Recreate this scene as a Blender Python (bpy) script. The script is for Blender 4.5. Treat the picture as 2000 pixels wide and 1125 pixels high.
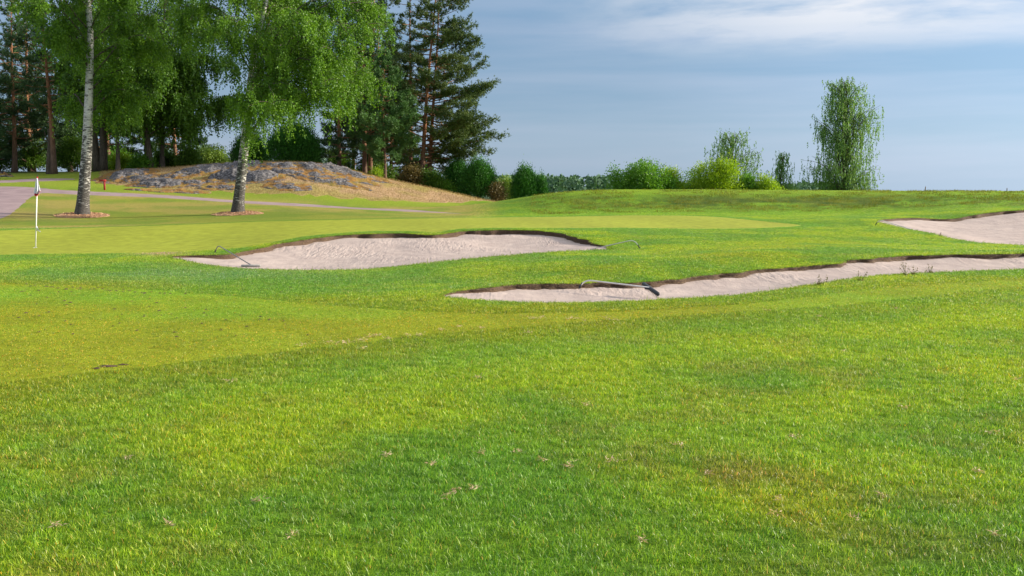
import bpy, bmesh, math, random, time
import numpy as np
from mathutils import Vector
from mathutils.geometry import delaunay_2d_cdt
T0 = time.time()
for o in list(bpy.data.objects): bpy.data.objects.remove(o)
SC = bpy.context.scene
COL = SC.collection
R = math.radians
rng = np.random.default_rng(7)
random.seed(7)

# ---------------------------------------------------------------- camera, light, sky, exposure
CAMZ, FPX, PITCH = 1.7, 1800.0, math.atan((562.5 - 366) / 1800.0)
cam_data = bpy.data.cameras.new('camera'); cam = bpy.data.objects.new('camera', cam_data); COL.objects.link(cam)
cam.location = (0, 0, CAMZ); cam.rotation_euler = (R(90) - PITCH, 0, 0)
cam_data.sensor_width = 36; cam_data.lens = 36 * FPX / 2000; cam_data.clip_start = 0.1; cam_data.clip_end = 6000
SC.camera = cam

SUN_EL, SUN_AZ = R(17), R(82)      # azimuth clockwise from +Y (view direction): low evening sun from the right
sd = Vector((math.sin(SUN_AZ) * math.cos(SUN_EL), math.cos(SUN_AZ) * math.cos(SUN_EL), math.sin(SUN_EL)))
ld = bpy.data.lights.new('sun', 'SUN'); ld.energy = 4.3; ld.angle = R(2.5); ld.color = (1.0, 0.90, 0.74)
sun = bpy.data.objects.new('sun', ld); COL.objects.link(sun)
sun.rotation_euler = (-sd).to_track_quat('-Z', 'Y').to_euler()

W = bpy.data.worlds.new('World'); SC.world = W; W.use_nodes = True
wn, wl = W.node_tree.nodes, W.node_tree.links
wn.clear()
def N(nodes, t, **k):
    n = nodes.new(t)
    for a, b in k.items():
        if a == 'ins':
            for i, v in b.items(): n.inputs[i].default_value = v
        else: setattr(n, a, b)
    return n
def math_node(nodes, links, op, a, b=None, clamp=False):
    n = nodes.new('ShaderNodeMath'); n.operation = op; n.use_clamp = clamp
    for i, v in enumerate((a, b)):
        if v is None: continue
        if isinstance(v, (int, float)): n.inputs[i].default_value = v
        else: links.new(v, n.inputs[i])
    return n.outputs[0]
def mix_col(nodes, links, fac, a, b, mode='MIX'):
    n = nodes.new('ShaderNodeMix'); n.data_type = 'RGBA'; n.blend_type = mode
    for i, v in ((0, fac), (6, a), (7, b)):
        if isinstance(v, (int, float)): n.inputs[i].default_value = v
        elif isinstance(v, tuple): n.inputs[i].default_value = (v[0], v[1], v[2], 1)
        else: links.new(v, n.inputs[i])
    return n.outputs[2]
def ramp(nodes, links, fac, stops, interp='LINEAR'):
    n = nodes.new('ShaderNodeValToRGB'); n.color_ramp.interpolation = interp
    e = n.color_ramp.elements
    while len(e) < len(stops): e.new(0.5)
    for i, (p, c) in enumerate(stops):
        e[i].position = p
        e[i].color = (c, c, c, 1) if isinstance(c, (int, float)) else (c[0], c[1], c[2], 1)
    links.new(fac, n.inputs[0]); return n.outputs[0]

sky = N(wn, 'ShaderNodeTexSky', sky_type='NISHITA', sun_disc=False, sun_elevation=SUN_EL, sun_rotation=SUN_AZ, air_density=1.0, dust_density=1.5, ozone_density=2.0)
tc = N(wn, 'ShaderNodeTexCoord')
sep = N(wn, 'ShaderNodeSeparateXYZ'); wl.new(tc.outputs['Generated'], sep.inputs[0])
X, Y, Z = sep.outputs
# thin high cloud: colour by elevation, brighter towards the sun side (right), long flat streaks
el = ramp(wn, wl, Z, [(0.0, (0.185, 0.245, 0.32)), (0.05, (0.160, 0.230, 0.31)), (0.10, (0.125, 0.200, 0.290)), (0.17, (0.118, 0.192, 0.290)), (0.26, (0.16, 0.235, 0.33)), (0.5, (0.38, 0.42, 0.48)), (1.0, (0.58, 0.60, 0.63))])
dp = N(wn, 'ShaderNodeVectorMath', operation='DOT_PRODUCT'); wl.new(tc.outputs['Generated'], dp.inputs[0]); dp.inputs[1].default_value = sd
glow = ramp(wn, wl, dp.outputs['Value'], [(0.0, 0.92), (0.3, 1.04), (0.55, 1.32), (1.0, 1.9)])
base = mix_col(wn, wl, 1.0, el, glow, 'MULTIPLY')
mp = N(wn, 'ShaderNodeMapping'); mp.inputs['Scale'].default_value = (1.3, 1.3, 17.0); wl.new(tc.outputs['Generated'], mp.inputs[0])
n1 = N(wn, 'ShaderNodeTexNoise', ins={'Scale': 1.5, 'Detail': 6.0, 'Roughness': 0.52, 'Distortion': 0.25}); wl.new(mp.outputs[0], n1.inputs[0])
mp2 = N(wn, 'ShaderNodeMapping'); mp2.inputs['Scale'].default_value = (3.0, 3.0, 13.0); mp2.inputs['Location'].default_value = (2.3, 1.1, 0.6); wl.new(tc.outputs['Generated'], mp2.inputs[0])
n2 = N(wn, 'ShaderNodeTexNoise', ins={'Scale': 1.1, 'Detail': 7.0, 'Roughness': 0.58, 'Distortion': 0.4}); wl.new(mp2.outputs[0], n2.inputs[0])
s1 = ramp(wn, wl, n1.outputs[0], [(0.40, 0.0), (0.66, 1.0)])
f1 = math_node(wn, wl, 'MULTIPLY', s1, 0.42)
c1 = mix_col(wn, wl, f1, base, mix_col(wn, wl, 1.0, (0.25, 0.285, 0.365), glow, 'MULTIPLY'))
s2 = ramp(wn, wl, n2.outputs[0], [(0.42, 0.0), (0.58, 1.0)])
hi = ramp(wn, wl, Z, [(0.125, 0.0), (0.165, 0.8), (0.22, 1.0)])
rt = ramp(wn, wl, dp.outputs['Value'], [(0.20, 0.0), (0.46, 1.0)])
f2 = math_node(wn, wl, 'MULTIPLY', math_node(wn, wl, 'MULTIPLY', s2, hi), math_node(wn, wl, 'MULTIPLY', rt, 0.85))
c2 = mix_col(wn, wl, f2, c1, (0.52, 0.505, 0.505))
skys = mix_col(wn, wl, 1.0, sky.outputs[0], (0.10, 0.10, 0.10), 'MULTIPLY')
fin = mix_col(wn, wl, 0.90, skys, c2)
bg = N(wn, 'ShaderNodeBackground'); wl.new(fin, bg.inputs[0]); bg.inputs[1].default_value = 1.0
wo = N(wn, 'ShaderNodeOutputWorld'); wl.new(bg.outputs[0], wo.inputs[0])
SC.view_settings.view_transform = 'Standard'; SC.view_settings.look = 'None'; SC.view_settings.gamma = 1
SC.view_settings.use_curve_mapping = False; SC.view_settings.exposure = 1.0
SC.render.engine = 'CYCLES'
SC.cycles.max_bounces = 6; SC.cycles.diffuse_bounces = 3; SC.cycles.transmission_bounces = 3; SC.cycles.transparent_max_bounces = 6

# ---------------------------------------------------------------- helpers
def tag(o, label=None, cat=None, group=None, kind=None):
    if label: o['label'] = label
    if cat: o['category'] = cat
    if group: o['group'] = group
    if kind: o['kind'] = kind
    return o
def empty(name, loc, label, cat, group=None):
    o = bpy.data.objects.new(name, None); COL.objects.link(o); o.location = loc; o.empty_display_size = 0.3
    return tag(o, label, cat, group)

class Acc:
    """collects vertices and faces (tris or quads) as arrays, builds ONE mesh object"""
    def __init__(s): s.v = []; s.q = []; s.t = []; s.qa = []; s.ta = []; s.n = 0
    def add(s, v, q=None, t=None, a=None):
        v = np.asarray(v, float).reshape(-1, 3); s.v.append(v)
        if q is not None and len(q):
            q = np.asarray(q, np.int64).reshape(-1, 4); s.q.append(q + s.n); s.qa.append(np.full(len(q), .5) if a is None else np.broadcast_to(a, (len(q),)))
        if t is not None and len(t):
            t = np.asarray(t, np.int64).reshape(-1, 3); s.t.append(t + s.n); s.ta.append(np.full(len(t), .5) if a is None else np.broadcast_to(a, (len(t),)))
        s.n += len(v)
    def mesh(s, name, smooth=False, origin=(0, 0, 0)):
        v = np.concatenate(s.v) - np.array(origin)
        q = np.concatenate(s.q) if s.q else np.zeros((0, 4), np.int64); t = np.concatenate(s.t) if s.t else np.zeros((0, 3), np.int64)
        me = bpy.data.meshes.new(name)
        nq, nt = len(q), len(t)
        me.vertices.add(len(v)); me.vertices.foreach_set('co', v.astype(np.float32).ravel())
        me.loops.add(nq * 4 + nt * 3); me.loops.foreach_set('vertex_index', np.concatenate([q.ravel(), t.ravel()]).astype(np.int32))
        me.polygons.add(nq + nt)
        ls = np.concatenate([np.arange(nq) * 4, nq * 4 + np.arange(nt) * 3]).astype(np.int32)
        me.polygons.foreach_set('loop_start', ls)
        a = np.concatenate([x for x in s.qa + s.ta]) if (s.qa or s.ta) else np.zeros(0)
        at = me.attributes.new('rnd', 'FLOAT', 'FACE'); at.data.foreach_set('value', a.astype(np.float32))
        me.update(calc_edges=True); me.validate()
        if smooth: me.polygons.foreach_set('use_smooth', np.ones(len(me.polygons), bool))
        return me
    def build(s, name, mat, parent=None, smooth=False, origin=(0, 0, 0), loc=None):
        me = s.mesh(name, smooth, origin); me.materials.append(mat)
        o = bpy.data.objects.new(name, me); COL.objects.link(o)
        if parent: o.parent = parent
        else: o.location = origin
        if loc is not None: o.location = loc
        return o

def tube(acc, P, rad, n=8, cap=True, a=None):
    P = np.asarray(P, float); m = len(P); rad = np.broadcast_to(rad, (m,))
    T = np.gradient(P, axis=0); T /= np.linalg.norm(T, axis=1, keepdims=True) + 1e-9
    ref = np.array([0, 0, 1.]) if abs(T[:, 2]).mean() < 0.8 else np.array([0, 1., 0])
    U = np.cross(T, ref); U /= np.linalg.norm(U, axis=1, keepdims=True) + 1e-9; V = np.cross(T, U)
    th = np.arange(n) * 2 * np.pi / n
    v = P[:, None] + rad[:, None, None] * (np.cos(th)[None, :, None] * U[:, None] + np.sin(th)[None, :, None] * V[:, None])
    i = np.arange(m - 1)[:, None] * n; j = np.arange(n)[None]; k = (j + 1) % n
    q = np.stack([i + j, i + k, i + n + k, i + n + j], -1).reshape(-1, 4)
    v = v.reshape(-1, 3); t = []
    if cap:
        v = np.vstack([v, P[0], P[-1]])
        for c in range(n):
            t.append((m * n, (c + 1) % n, c)); t.append((m * n + 1, (m - 1) * n + c, (m - 1) * n + (c + 1) % n))
    acc.add(v, q, t, a)
def box(acc, c, s, rot=0.0, M=None):
    v = np.array([(x, y, z) for z in (-.5, .5) for y in (-.5, .5) for x in (-.5, .5)]) * np.array(s)
    if M is not None: v = v @ np.array(M).T
    cr, sr = math.cos(rot), math.sin(rot)
    v = np.stack([v[:, 0] * cr - v[:, 1] * sr, v[:, 0] * sr + v[:, 1] * cr, v[:, 2]], 1) + np.array(c)
    acc.add(v, [(0, 2, 3, 1), (4, 5, 7, 6), (0, 1, 5, 4), (2, 6, 7, 3), (0, 4, 6, 2), (1, 3, 7, 5)])
def unit(v): return v / (np.linalg.norm(v, axis=-1, keepdims=True) + 1e-9)
def leaves(acc, c, d, L, Wd, r=rng):
    """rhombic leaves at c, pointing along d"""
    n = len(c); d = unit(d); s = unit(np.cross(d, unit(r.normal(size=(n, 3)))))
    L = np.broadcast_to(L, (n,))[:, None]; Wd = np.broadcast_to(Wd, (n,))[:, None]
    v = np.stack([c, c + d * L * .45 + s * Wd * .5, c + d * L, c + d * L * .45 - s * Wd * .5], 1).reshape(-1, 3)
    acc.add(v, np.arange(n * 4).reshape(n, 4), a=r.random(n))
def needles(acc, c, d, L, Wd, k, spread, r=rng):
    """k thin needles fanning out from each point c round axis d"""
    n = len(c); c = np.repeat(c, k, 0); d = np.repeat(unit(d), k, 0); rv = np.repeat(r.random(n), k)
    d = unit(d + spread * r.normal(size=d.shape)); s = unit(np.cross(d, r.normal(size=d.shape)))
    LL = (L * r.uniform(.7, 1.15, len(c)))[:, None]
    v = np.stack([c - s * Wd / 2, c + s * Wd / 2, c + d * LL], 1).reshape(-1, 3)
    acc.add(v, t=np.arange(len(c) * 3).reshape(-1, 3), a=np.clip(rv + r.uniform(-.15, .15, len(c)), 0, 1))

def _hash(i, j, s):
    h = (i * 374761393 + j * 668265263 + s * 1442695041) & 0xffffffff
    h = ((h ^ (h >> 13)) * 1274126177) & 0xffffffff
    return ((h ^ (h >> 16)) & 0xffff) / 65535.0
def vnoise(x, y, s=0):
    xi = np.floor(x).astype(np.int64); yi = np.floor(y).astype(np.int64); fx = x - xi; fy = y - yi
    fx = fx * fx * (3 - 2 * fx); fy = fy * fy * (3 - 2 * fy)
    a = _hash(xi, yi, s); b = _hash(xi + 1, yi, s); c = _hash(xi, yi + 1, s); d = _hash(xi + 1, yi + 1, s)
    return (a * (1 - fx) + b * fx) * (1 - fy) + (c * (1 - fx) + d * fx) * fy
def fbm(x, y, o=4, s=0):
    v = 0; am = .5; tot = 0
    for k in range(o):
        v = v + am * vnoise(x, y, s + k * 17); tot += am; am *= .5; x = x * 2.03 + 11.7; y = y * 2.03 + 5.3
    return v / tot
def sstep(a, b, x): t = np.clip((x - a) / (b - a), 0, 1); return t * t * (3 - 2 * t)

# ---------------------------------------------------------------- terrain heights
cP, sP = math.cos(PITCH), math.sin(PITCH)
def ray(px, py):
    px = np.asarray(px, float); py = np.asarray(py, float); u = (px - 1000) / FPX; v = (562.5 - py) / FPX
    yy = cP + v * sP; zz = -sP + v * cP
    return u / yy, zz / yy                      # x and z gained per metre of depth
def PT(px, py, d): a, b = ray(px, py); return np.array([a * d, d, CAMZ + b * d])
def topix(x, y, z):
    yy = np.maximum(y * cP - (z - CAMZ) * sP, .05); v = (y * sP + (z - CAMZ) * cP)
    return 1000 + FPX * x / yy, 562.5 - FPX * v / yy

bunker_px = {
 'middle': dict(back=[(330,500,22.2),(430,497,23.0),(480,490,24),(540,477,25.4),(600,467,26.5),(660,460,27.5),(720,457,28),(790,456,28.3),(850,459,28),(900,452,29),(950,450,29.3),(1000,449.5,29.4),(1050,451,29.2),(1100,457,28.5),(1150,470,26.9),(1185,483,25.2)],
                front=[(1190,487,24.6),(1150,489,24.2),(1090,492,23.5),(1000,498,22.4),(900,507,21.3),(800,518,20.1),(720,526,19.5),(600,528,19.2),(500,526,19.4),(430,521,19.9),(372,511.5,20.9)]),
 'near': dict(back=[(856,577,14.15),(895,568,14.8),(950,560,15.3),(1000,555,15.8),(1050,553,16),(1150,552,16.3),(1250,550,16.6),(1330,543,17.2),(1400,535,17.8),(1480,527,18.4),(1560,520,19),(1630,515,19.3),(1665,506,20),(1700,505,20.1),(1760,499,20.8),(1850,497,21),(2000,495,21.3),(2150,494,21.5),(2230,500,21)],
              front=[(2240,515,19.7),(2150,521,19.1),(2000,526,18.6),(1800,533,17.8),(1700,540,17),(1640,549,16.3),(1560,560,15.5),(1500,569,14.8),(1400,578,14.2),(1300,584,13.8),(1200,589,13.5),(1100,592,13.35),(1000,590,13.5),(905,584,13.8)]),
 'right': dict(back=[(1712,433,37),(1730,428,38.5),(1760,426,39.8),(1800,426,40.8),(1835,428,41.3),(1870,426,41.7),(1900,420,42.2),(1950,413.5,43),(2000,410,43.4),(2100,407,44),(2200,408,44)],
               front=[(2260,430,39),(2200,470,30),(2080,482,27.6),(2000,480,28),(1930,476,29),(1880,470,30.2),(1850,464,31.2),(1820,456,32.7),(1770,447,34.8),(1740,440,36)]),
}
ctrl = []
for b in bunker_px.values():
    ctrl += [PT(*p) for p in b['back'] + b['front']]
for p in [(200,640,11.2),(200,600,13),(-200,600,13),(600,600,13),(600,560,16),(250,540,17.6),(-200,540,17.6),(1800,600,13),(2300,600,13),(1500,640,11.2),
          (-300,500,23),(0,498,23.6),(200,496,23.8),(70,483,26.5),(300,470,29),(500,450,32),(-300,450,34),(0,449,34),(500,432,40),(1000,424,44),(1330,421,44),(1560,440,36),(1350,448,33),(1200,446,32.6),(800,440,34),(1050,437,35),
          (160,422,47),(464,418,47),(700,418,48),(-200,423,46),(0,420,46),(0,400,50),(-200,385,57),(80,374,60),(200,378,60),(340,385,59),(500,395,58),(750,409,56),(900,416,54),(300,405,52),(620,412,51),
          (0,345,72),(107,341,74),(200,334,76),(-250,342,74),(-100,360,66),(100,356,67),
          (212,352,69),(250,337,71),(330,330,72),(400,324,72),(470,319,72),(550,317,72),(620,320,72),(680,332,72),(750,350,72),(830,366,72),(900,381,72),(960,393,73),
          (210,366,64),(300,373,63),(400,382,62),(500,388,62),(600,392,62),(700,396,63),(800,399,64),(900,400,67),(400,355,66.5),(550,350,66.5),(700,368,67),(820,385,68),
          (1000,390,63),(1050,381,61.5),(1100,375,60.5),(1200,371.5,60),(1400,371.5,60),(1550,372.5,60),(1700,374,59),(1850,374.5,58),(2000,375.5,57),(2300,376,56),
          (1000,412,53),(1100,413,52),(1250,415,50),(1400,417,49),(1550,419,48),(1700,417,47.5),(1850,410,47),(2000,401,48.5),(2250,400,49),
          (1300,392,55.5),(1600,394,55),(1850,392,53),
          (1350,500,21),(1500,480,25),(1600,460,30),(1650,445,34),(1700,480,25),(1850,486,24),(2100,490,23.2),(1280,470,27),(1400,460,29.5),
          (900,552,16.6),(1000,530,18.2),(1200,519,18),(1350,507,19.2),(1500,492,20.6),(820,560,15.8),(1620,484,22.4)]:
    ctrl.append(PT(*p))
for ax in (-1.0, -.55, 0, .55, 1.0):
    for yy, zz in ((-5, 0), (0, 0), (3, 0), (6, .01), (9, .0)): ctrl.append(np.array([ax * (yy + 6), yy, zz]))
for ax, yy, zz in [(-.9,20,0),(-.9,35,.2),(-.9,50,.9),(-.9,75,2.7),(.9,20,.1),(.9,35,.2),(.9,50,.9),(.9,58,1.3),(.9,75,.3),
                   (-.6,100,3.0),(-.4,100,2.8),(-.25,95,2.2),(-.1,92,.9),(0,90,-.2),(-.9,100,3.0),(.1,80,.2),(.3,80,.2),(.5,80,.2),(.9,90,-.8),(.1,68,1.0),(.3,68,1.15),(.5,66,1.15),
                   (-.35,82,3.0),(-.27,82,3.0),(-.2,82,2.4),(-.1,82,1.1),(-.03,82,.2)] :
    ctrl.append(np.array([ax * yy, yy, zz]))
for ax in (-1.0, -.6, -.2, .2, .6, 1.0):
    for yy, zz in ((150, -1.5), (300, -5), (700, -7), (2500, -7)): ctrl.append(np.array([ax * (yy + 6), yy, zz]))
ctrl = np.array(ctrl)
def dom(x, y): return np.stack([x / (y + 6.0), np.log(y + 6.0)], -1)
class RBF:
    def __init__(s, pts, val, lam=1e-7):
        s.p = pts; n = len(pts); s.c = val.mean()
        A = s.k(pts, pts) + lam * np.eye(n); Q = np.hstack([np.ones((n, 1)), pts])
        M = np.block([[A, Q], [Q.T, np.zeros((3, 3))]]); s.w = np.linalg.solve(M, np.concatenate([val, np.zeros(3)]))
    def k(s, a, b):
        r2 = ((a[:, None] - b[None]) ** 2).sum(-1); return np.where(r2 > 0, .5 * r2 * np.log(r2 + 1e-20), 0)
    def __call__(s, q):
        out = np.empty(len(q))
        for i in range(0, len(q), 8000):
            c = q[i:i + 8000]; out[i:i + 8000] = s.k(c, s.p) @ s.w[:-3] + np.hstack([np.ones((len(c), 1)), c]) @ s.w[-3:]
        return out
terr = RBF(dom(ctrl[:, 0], ctrl[:, 1]), ctrl[:, 2], 2e-6)
def H(x, y):
    x = np.atleast_1d(np.asarray(x, float)); y = np.maximum(np.atleast_1d(np.asarray(y, float)), -5.5)
    z = terr(dom(x, y))
    return z + .03 * (fbm(x / 3.1, y / 3.1, 3, 5) - .5) * np.clip((y - 3) / 10, 0, 1)
def ground_at(x, y): return float(H(x, y)[0])
_ds = np.exp(np.linspace(math.log(2.2), math.log(95), 900))
def G(px, py):
    """world point where the sight line through a photo pixel meets the ground"""
    a, b = ray(px, py); zr = CAMZ + b * _ds; h = H(a * _ds, _ds); f = zr - h
    k = np.argmax(f < 0) if (f < 0).any() else len(_ds) - 1
    k = max(k, 1); t = f[k - 1] / (f[k - 1] - f[k] + 1e-9); d = _ds[k - 1] + t * (_ds[k] - _ds[k - 1])
    return np.array([a * d, d, CAMZ + b * d])
def on_ground(px, d):
    """ground point seen in the photo's column px at depth d"""
    a, _ = ray(px, 366); x = a * d; return np.array([x, d, ground_at(x, d)])
def spline(P, step, closed=False):
    P = np.asarray(P, float); n = len(P); out = []
    rngi = range(n) if closed else range(n - 1)
    for i in rngi:
        p0, p1, p2, p3 = (P[(i - 1) % n], P[i], P[(i + 1) % n], P[(i + 2) % n]) if closed else (P[max(i - 1, 0)], P[i], P[i + 1], P[min(i + 2, n - 1)])
        k = max(1, int(np.ceil(np.linalg.norm(p2 - p1) / step)))
        for j in range(k):
            t = j / k; out.append(.5 * (2 * p1 + (p2 - p0) * t + (2 * p0 - 5 * p1 + 4 * p2 - p3) * t * t + (3 * p1 - p0 - 3 * p2 + p3) * t ** 3))
    if not closed: out.append(P[-1])
    return np.array(out)
def inside(px, py, poly):
    r = np.zeros(len(px), bool); n = len(poly)
    x0, y0 = poly.min(0)[:2]; x1, y1 = poly.max(0)[:2]
    s = np.where((px >= x0) & (px <= x1) & (py >= y0) & (py <= y1))[0]
    X, Y = px[s], py[s]; c = np.zeros(len(s), bool)
    for i in range(n):
        ax, ay = poly[i, :2]; bx, by = poly[(i + 1) % n, :2]
        if ay == by: continue
        m = ((ay > Y) != (by > Y)); c ^= m & (X < (bx - ax) * (Y - ay) / (by - ay) + ax)
    r[s] = c; return r
def edge_dist(px, py, poly):
    d = np.full(len(px), 1e9); n = len(poly)
    for i in range(n):
        a = poly[i, :2]; b = poly[(i + 1) % n, :2]; e = b - a; L = (e @ e) + 1e-12
        t = np.clip(((px - a[0]) * e[0] + (py - a[1]) * e[1]) / L, 0, 1)
        d = np.minimum(d, np.hypot(px - a[0] - t * e[0], py - a[1] - t * e[1]))
    return d
# ---------------------------------------------------------------- turf outlines (world space)
bunkers = {}
for k, b in bunker_px.items():
    P = np.array([PT(*p) for p in b['back'] + b['front']])
    nb = len(b['back']); flag = np.array([1.] * nb + [0.] * (len(P) - nb))
    S = spline(np.hstack([P, flag[:, None]]), .14 if k != 'right' else .22, True)
    fl = np.clip(S[:, 3], 0, 1); S = S[:, :3]
    s = np.arange(len(S)); nr = vnoise(s * .31, s * 0., 3) - .5 + .7 * (vnoise(s * .9, s * 0., 9) - .5)
    tn = unit(np.roll(S[:, :2], -1, 0) - np.roll(S[:, :2], 1, 0)); S[:, :2] += np.stack([-tn[:, 1], tn[:, 0]], 1) * (nr * (.05 + .09 * fl))[:, None]
    S[:, 2] = H(S[:, 0], S[:, 1])
    bunkers[k] = dict(S=S, back=fl)
def poly_px(pts, step=.3, jit=0.0):
    P = np.array([G(*p[:2]) if len(p) == 2 else PT(*p) for p in pts]); S = spline(P, step, True)
    if jit: S[:, :2] += rng.normal(size=(len(S), 2)) * jit * np.clip(S[:, 1:2] / 40, .2, 1.5)
    return S
green_poly = poly_px([(-200,500),(0,498),(150,496),(300,494),(400,489),(470,484),(540,472),(600,462),(660,456),(720,452.5),(790,451.5),(850,454),(900,447.5),(1000,445.5),(1080,446),(1200,445.5),(1320,447),(1450,447),(1530,444),(1565,440),(1500,433),(1450,428),(1390,423),(1330,421),(1200,421),(1000,424),(700,428.5),(500,433),(200,444),(0,450),(-200,456)], .5)
path_poly = poly_px([(-260,440),(-60,440),(0,427),(22,417),(45,398),(62,384),(85,377.5),(120,378.5),(200,382),(330,387),(500,398.5),(620,404.5),(750,411),(840,415),(905,416.8),(850,413.5),(750,407.5),(620,400),(500,393.5),(330,381.5),(200,375),(120,371),(70,366.5),(0,364),(-260,362)], .4, .03)
track_poly = poly_px([(-260,357),(0,357),(60,354.5),(110,353),(145,349.5),(90,348.5),(40,350),(0,352),(-260,352)], .4, .05)
fair_poly = poly_px([(-300,560),(100,556),(300,566),(500,583),(700,600),(900,611),(1100,611),(1300,604),(1500,589),(1700,566),(2000,544),(2150,538),(2150,552),(2000,560),(1700,590),(1500,606),(1300,618),(1150,628),(1000,640),(820,654),(700,670),(500,692),(300,714),(150,730),(0,748),(-300,790)], .25, .07)
knoll_poly = np.array([(*on_ground(px, d)[:2], 0) for px, d in [(205,67),(300,64),(400,64),(520,63.5),(640,64),(760,65),(860,67),(940,70),(985,72),(990,78),(900,82),(760,84),(620,84),(470,84),(330,82),(230,78),(200,72)]])
knoll_poly = spline(knoll_poly, .6, True); knoll_poly[:, :2] += .25 * rng.normal(size=(len(knoll_poly), 2))

# ---------------------------------------------------------------- one shared triangulation
ys = [0.3]
l = math.log(6.4); rows = []
while math.exp(l) - 6 < 2600:
    y = math.exp(l) - 6; rows.append(l)
    l += .022 if y < 11 else .0125 if y < 80 else .05 if y < 200 else .12
cols = np.concatenate([np.arange(-1.05, -.52, .025), np.arange(-.52, .52, .0055), np.arange(.52, 1.06, .025)])
gl, ga = np.meshgrid(np.array(rows), cols, indexing='ij')
ga = ga + (rng.random(ga.shape) - .5) * .0022; gl = gl + (rng.random(gl.shape) - .5) * .004
gy = np.exp(gl) - 6; gx = ga * (gy + 6); pts = np.stack([gx.ravel(), gy.ravel()], 1)
lines = [bunkers[k]['S'][:, :2] for k in bunkers] + [green_poly[:, :2], path_poly[:, :2], track_poly[:, :2], fair_poly[:, :2], knoll_poly[:, :2]]
# drop grid points too close to an outline point (hash grid in the fan domain)
dl = np.concatenate([dom(L[:, 0], L[:, 1]) for L in lines]); key = set()
for a_, l_ in dl:
    i, j = int(a_ / .0022), int(l_ / .005)
    for di in (-1, 0, 1):
        for dj in (-1, 0, 1): key.add((i + di, j + dj))
dp_ = dom(pts[:, 0], pts[:, 1]); keep = np.array([(int(a_ / .0022), int(l_ / .005)) not in key for a_, l_ in dp_])
pts = pts[keep]
D = dom(pts[:, 0], pts[:, 1]); V2 = [Vector((float(a_), float(l_))) for a_, l_ in D]; E = []
for L in lines:
    d_ = dom(L[:, 0], L[:, 1]); n0 = len(V2); V2 += [Vector((float(a_), float(l_))) for a_, l_ in d_]
    E += [(n0 + i, n0 + (i + 1) % len(d_)) for i in range(len(d_))]
print('cdt in', len(V2), time.time() - T0)
res = delaunay_2d_cdt(V2, E, [], 0, 1e-7, False)
print('cdt out', time.time() - T0)
Dv = np.array([(v.x, v.y) for v in res[0]]); TRI = np.array(res[2], np.int64)
VY = np.exp(Dv[:, 1]) - 6; VX = Dv[:, 0] * (VY + 6); VZ = H(VX, VY)
cx = VX[TRI].mean(1); cy = VY[TRI].mean(1)
area = .5 * np.abs((VX[TRI[:, 1]] - VX[TRI[:, 0]]) * (VY[TRI[:, 2]] - VY[TRI[:, 0]]) - (VX[TRI[:, 2]] - VX[TRI[:, 0]]) * (VY[TRI[:, 1]] - VY[TRI[:, 0]]))
crs = (VX[TRI[:, 1]] - VX[TRI[:, 0]]) * (VY[TRI[:, 2]] - VY[TRI[:, 0]]) - (VX[TRI[:, 2]] - VX[TRI[:, 0]]) * (VY[TRI[:, 1]] - VY[TRI[:, 0]])
TRI[crs < 0] = TRI[crs < 0][:, ::-1]
reg = np.zeros(len(TRI), int)     # 0 rough, 1 fairway, 2 green, 3 path, 4 knoll, 5 track, 10.. bunkers
for i, P in ((4, knoll_poly), (1, fair_poly), (2, green_poly), (3, path_poly), (5, track_poly)): reg[inside(cx, cy, P)] = i
for i, k in enumerate(bunkers): reg[inside(cx, cy, bunkers[k]['S'])] = 10 + i

# ---------------------------------------------------------------- turf colours (kinds of grass, worn and dry spots)
px_, py_ = topix(VX, VY, VZ)
def blob(cx_, cy_, sx, sy, rot=0):
    dx, dy = px_ - cx_, py_ - cy_; c, s = math.cos(rot), math.sin(rot); u = (dx * c + dy * s) / sx; v = (-dx * s + dy * c) / sy
    return np.exp(-(u * u + v * v))
C = {k: np.array(v) * (1.25 if k not in ('green','straw','rust','dry') else 1) for k, v in dict(lush=(.095,.215,.020), mid=(.145,.265,.014), bright=(.240,.325,.012), olive=(.235,.275,.012), dry=(.36,.27,.10), straw=(.50,.36,.20), rust=(.25,.17,.05), blue=(.105,.225,.055), green=(.275,.305,.032)).items()}
n_a = fbm(VX / 2.2, VY / 1.4, 4, 21); n_b = fbm(VX / .7, VY / .6, 4, 55); n_c = fbm(VX / 9, VY / 5, 3, 77)
w = np.clip((n_a - .5) * 2.9 + (n_b - .5) * 1.9 + .46, 0, 1)[:, None]
near = np.clip(1 - (VY - 10) / 30, 0, 1)
col = C['lush'] * (1 - w) + C['bright'] * w; col = col * .72 + C['mid'] * .28
def blendc(m, c): 
    global col
    m = np.clip(m, 0, 1)[:, None]; col = col * (1 - m) + np.asarray(c) * m
blendc(.55 * blob(1000, 690, 560, 38, -.10) , C['lush'] * 1.2); blendc(.5 * blob(150, 770, 300, 30, -.1), C['lush'])
blendc(.45 * blob(1350, 700, 500, 40, -.06) + .4 * blob(350, 830, 330, 60) + .35 * blob(1700, 640, 330, 22, -.05), C['bright'])
blendc(.45 * blob(1500, 850, 420, 55, .1) + .4 * blob(1000, 900, 150, 60, .3), C['lush'] * 1.2)
nz = fbm(VX / .25, VY / .25, 3, 91)
blendc(.65 * blob(1440, 925, 220, 32, .1) * sstep(.35, .6, nz), C['rust']); blendc(.5 * blob(1600, 1010, 260, 70) * sstep(.3, .6, nz), C['olive'])
blendc(.22 * sstep(.60, .72, fbm(VX / .5, VY / .35, 3, 31)) * near, C['rust'] * 1.1)
blendc(.35 * sstep(.66, .76, fbm(VX / .9, VY / .7, 4, 131)) * near, C['olive'])
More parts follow.
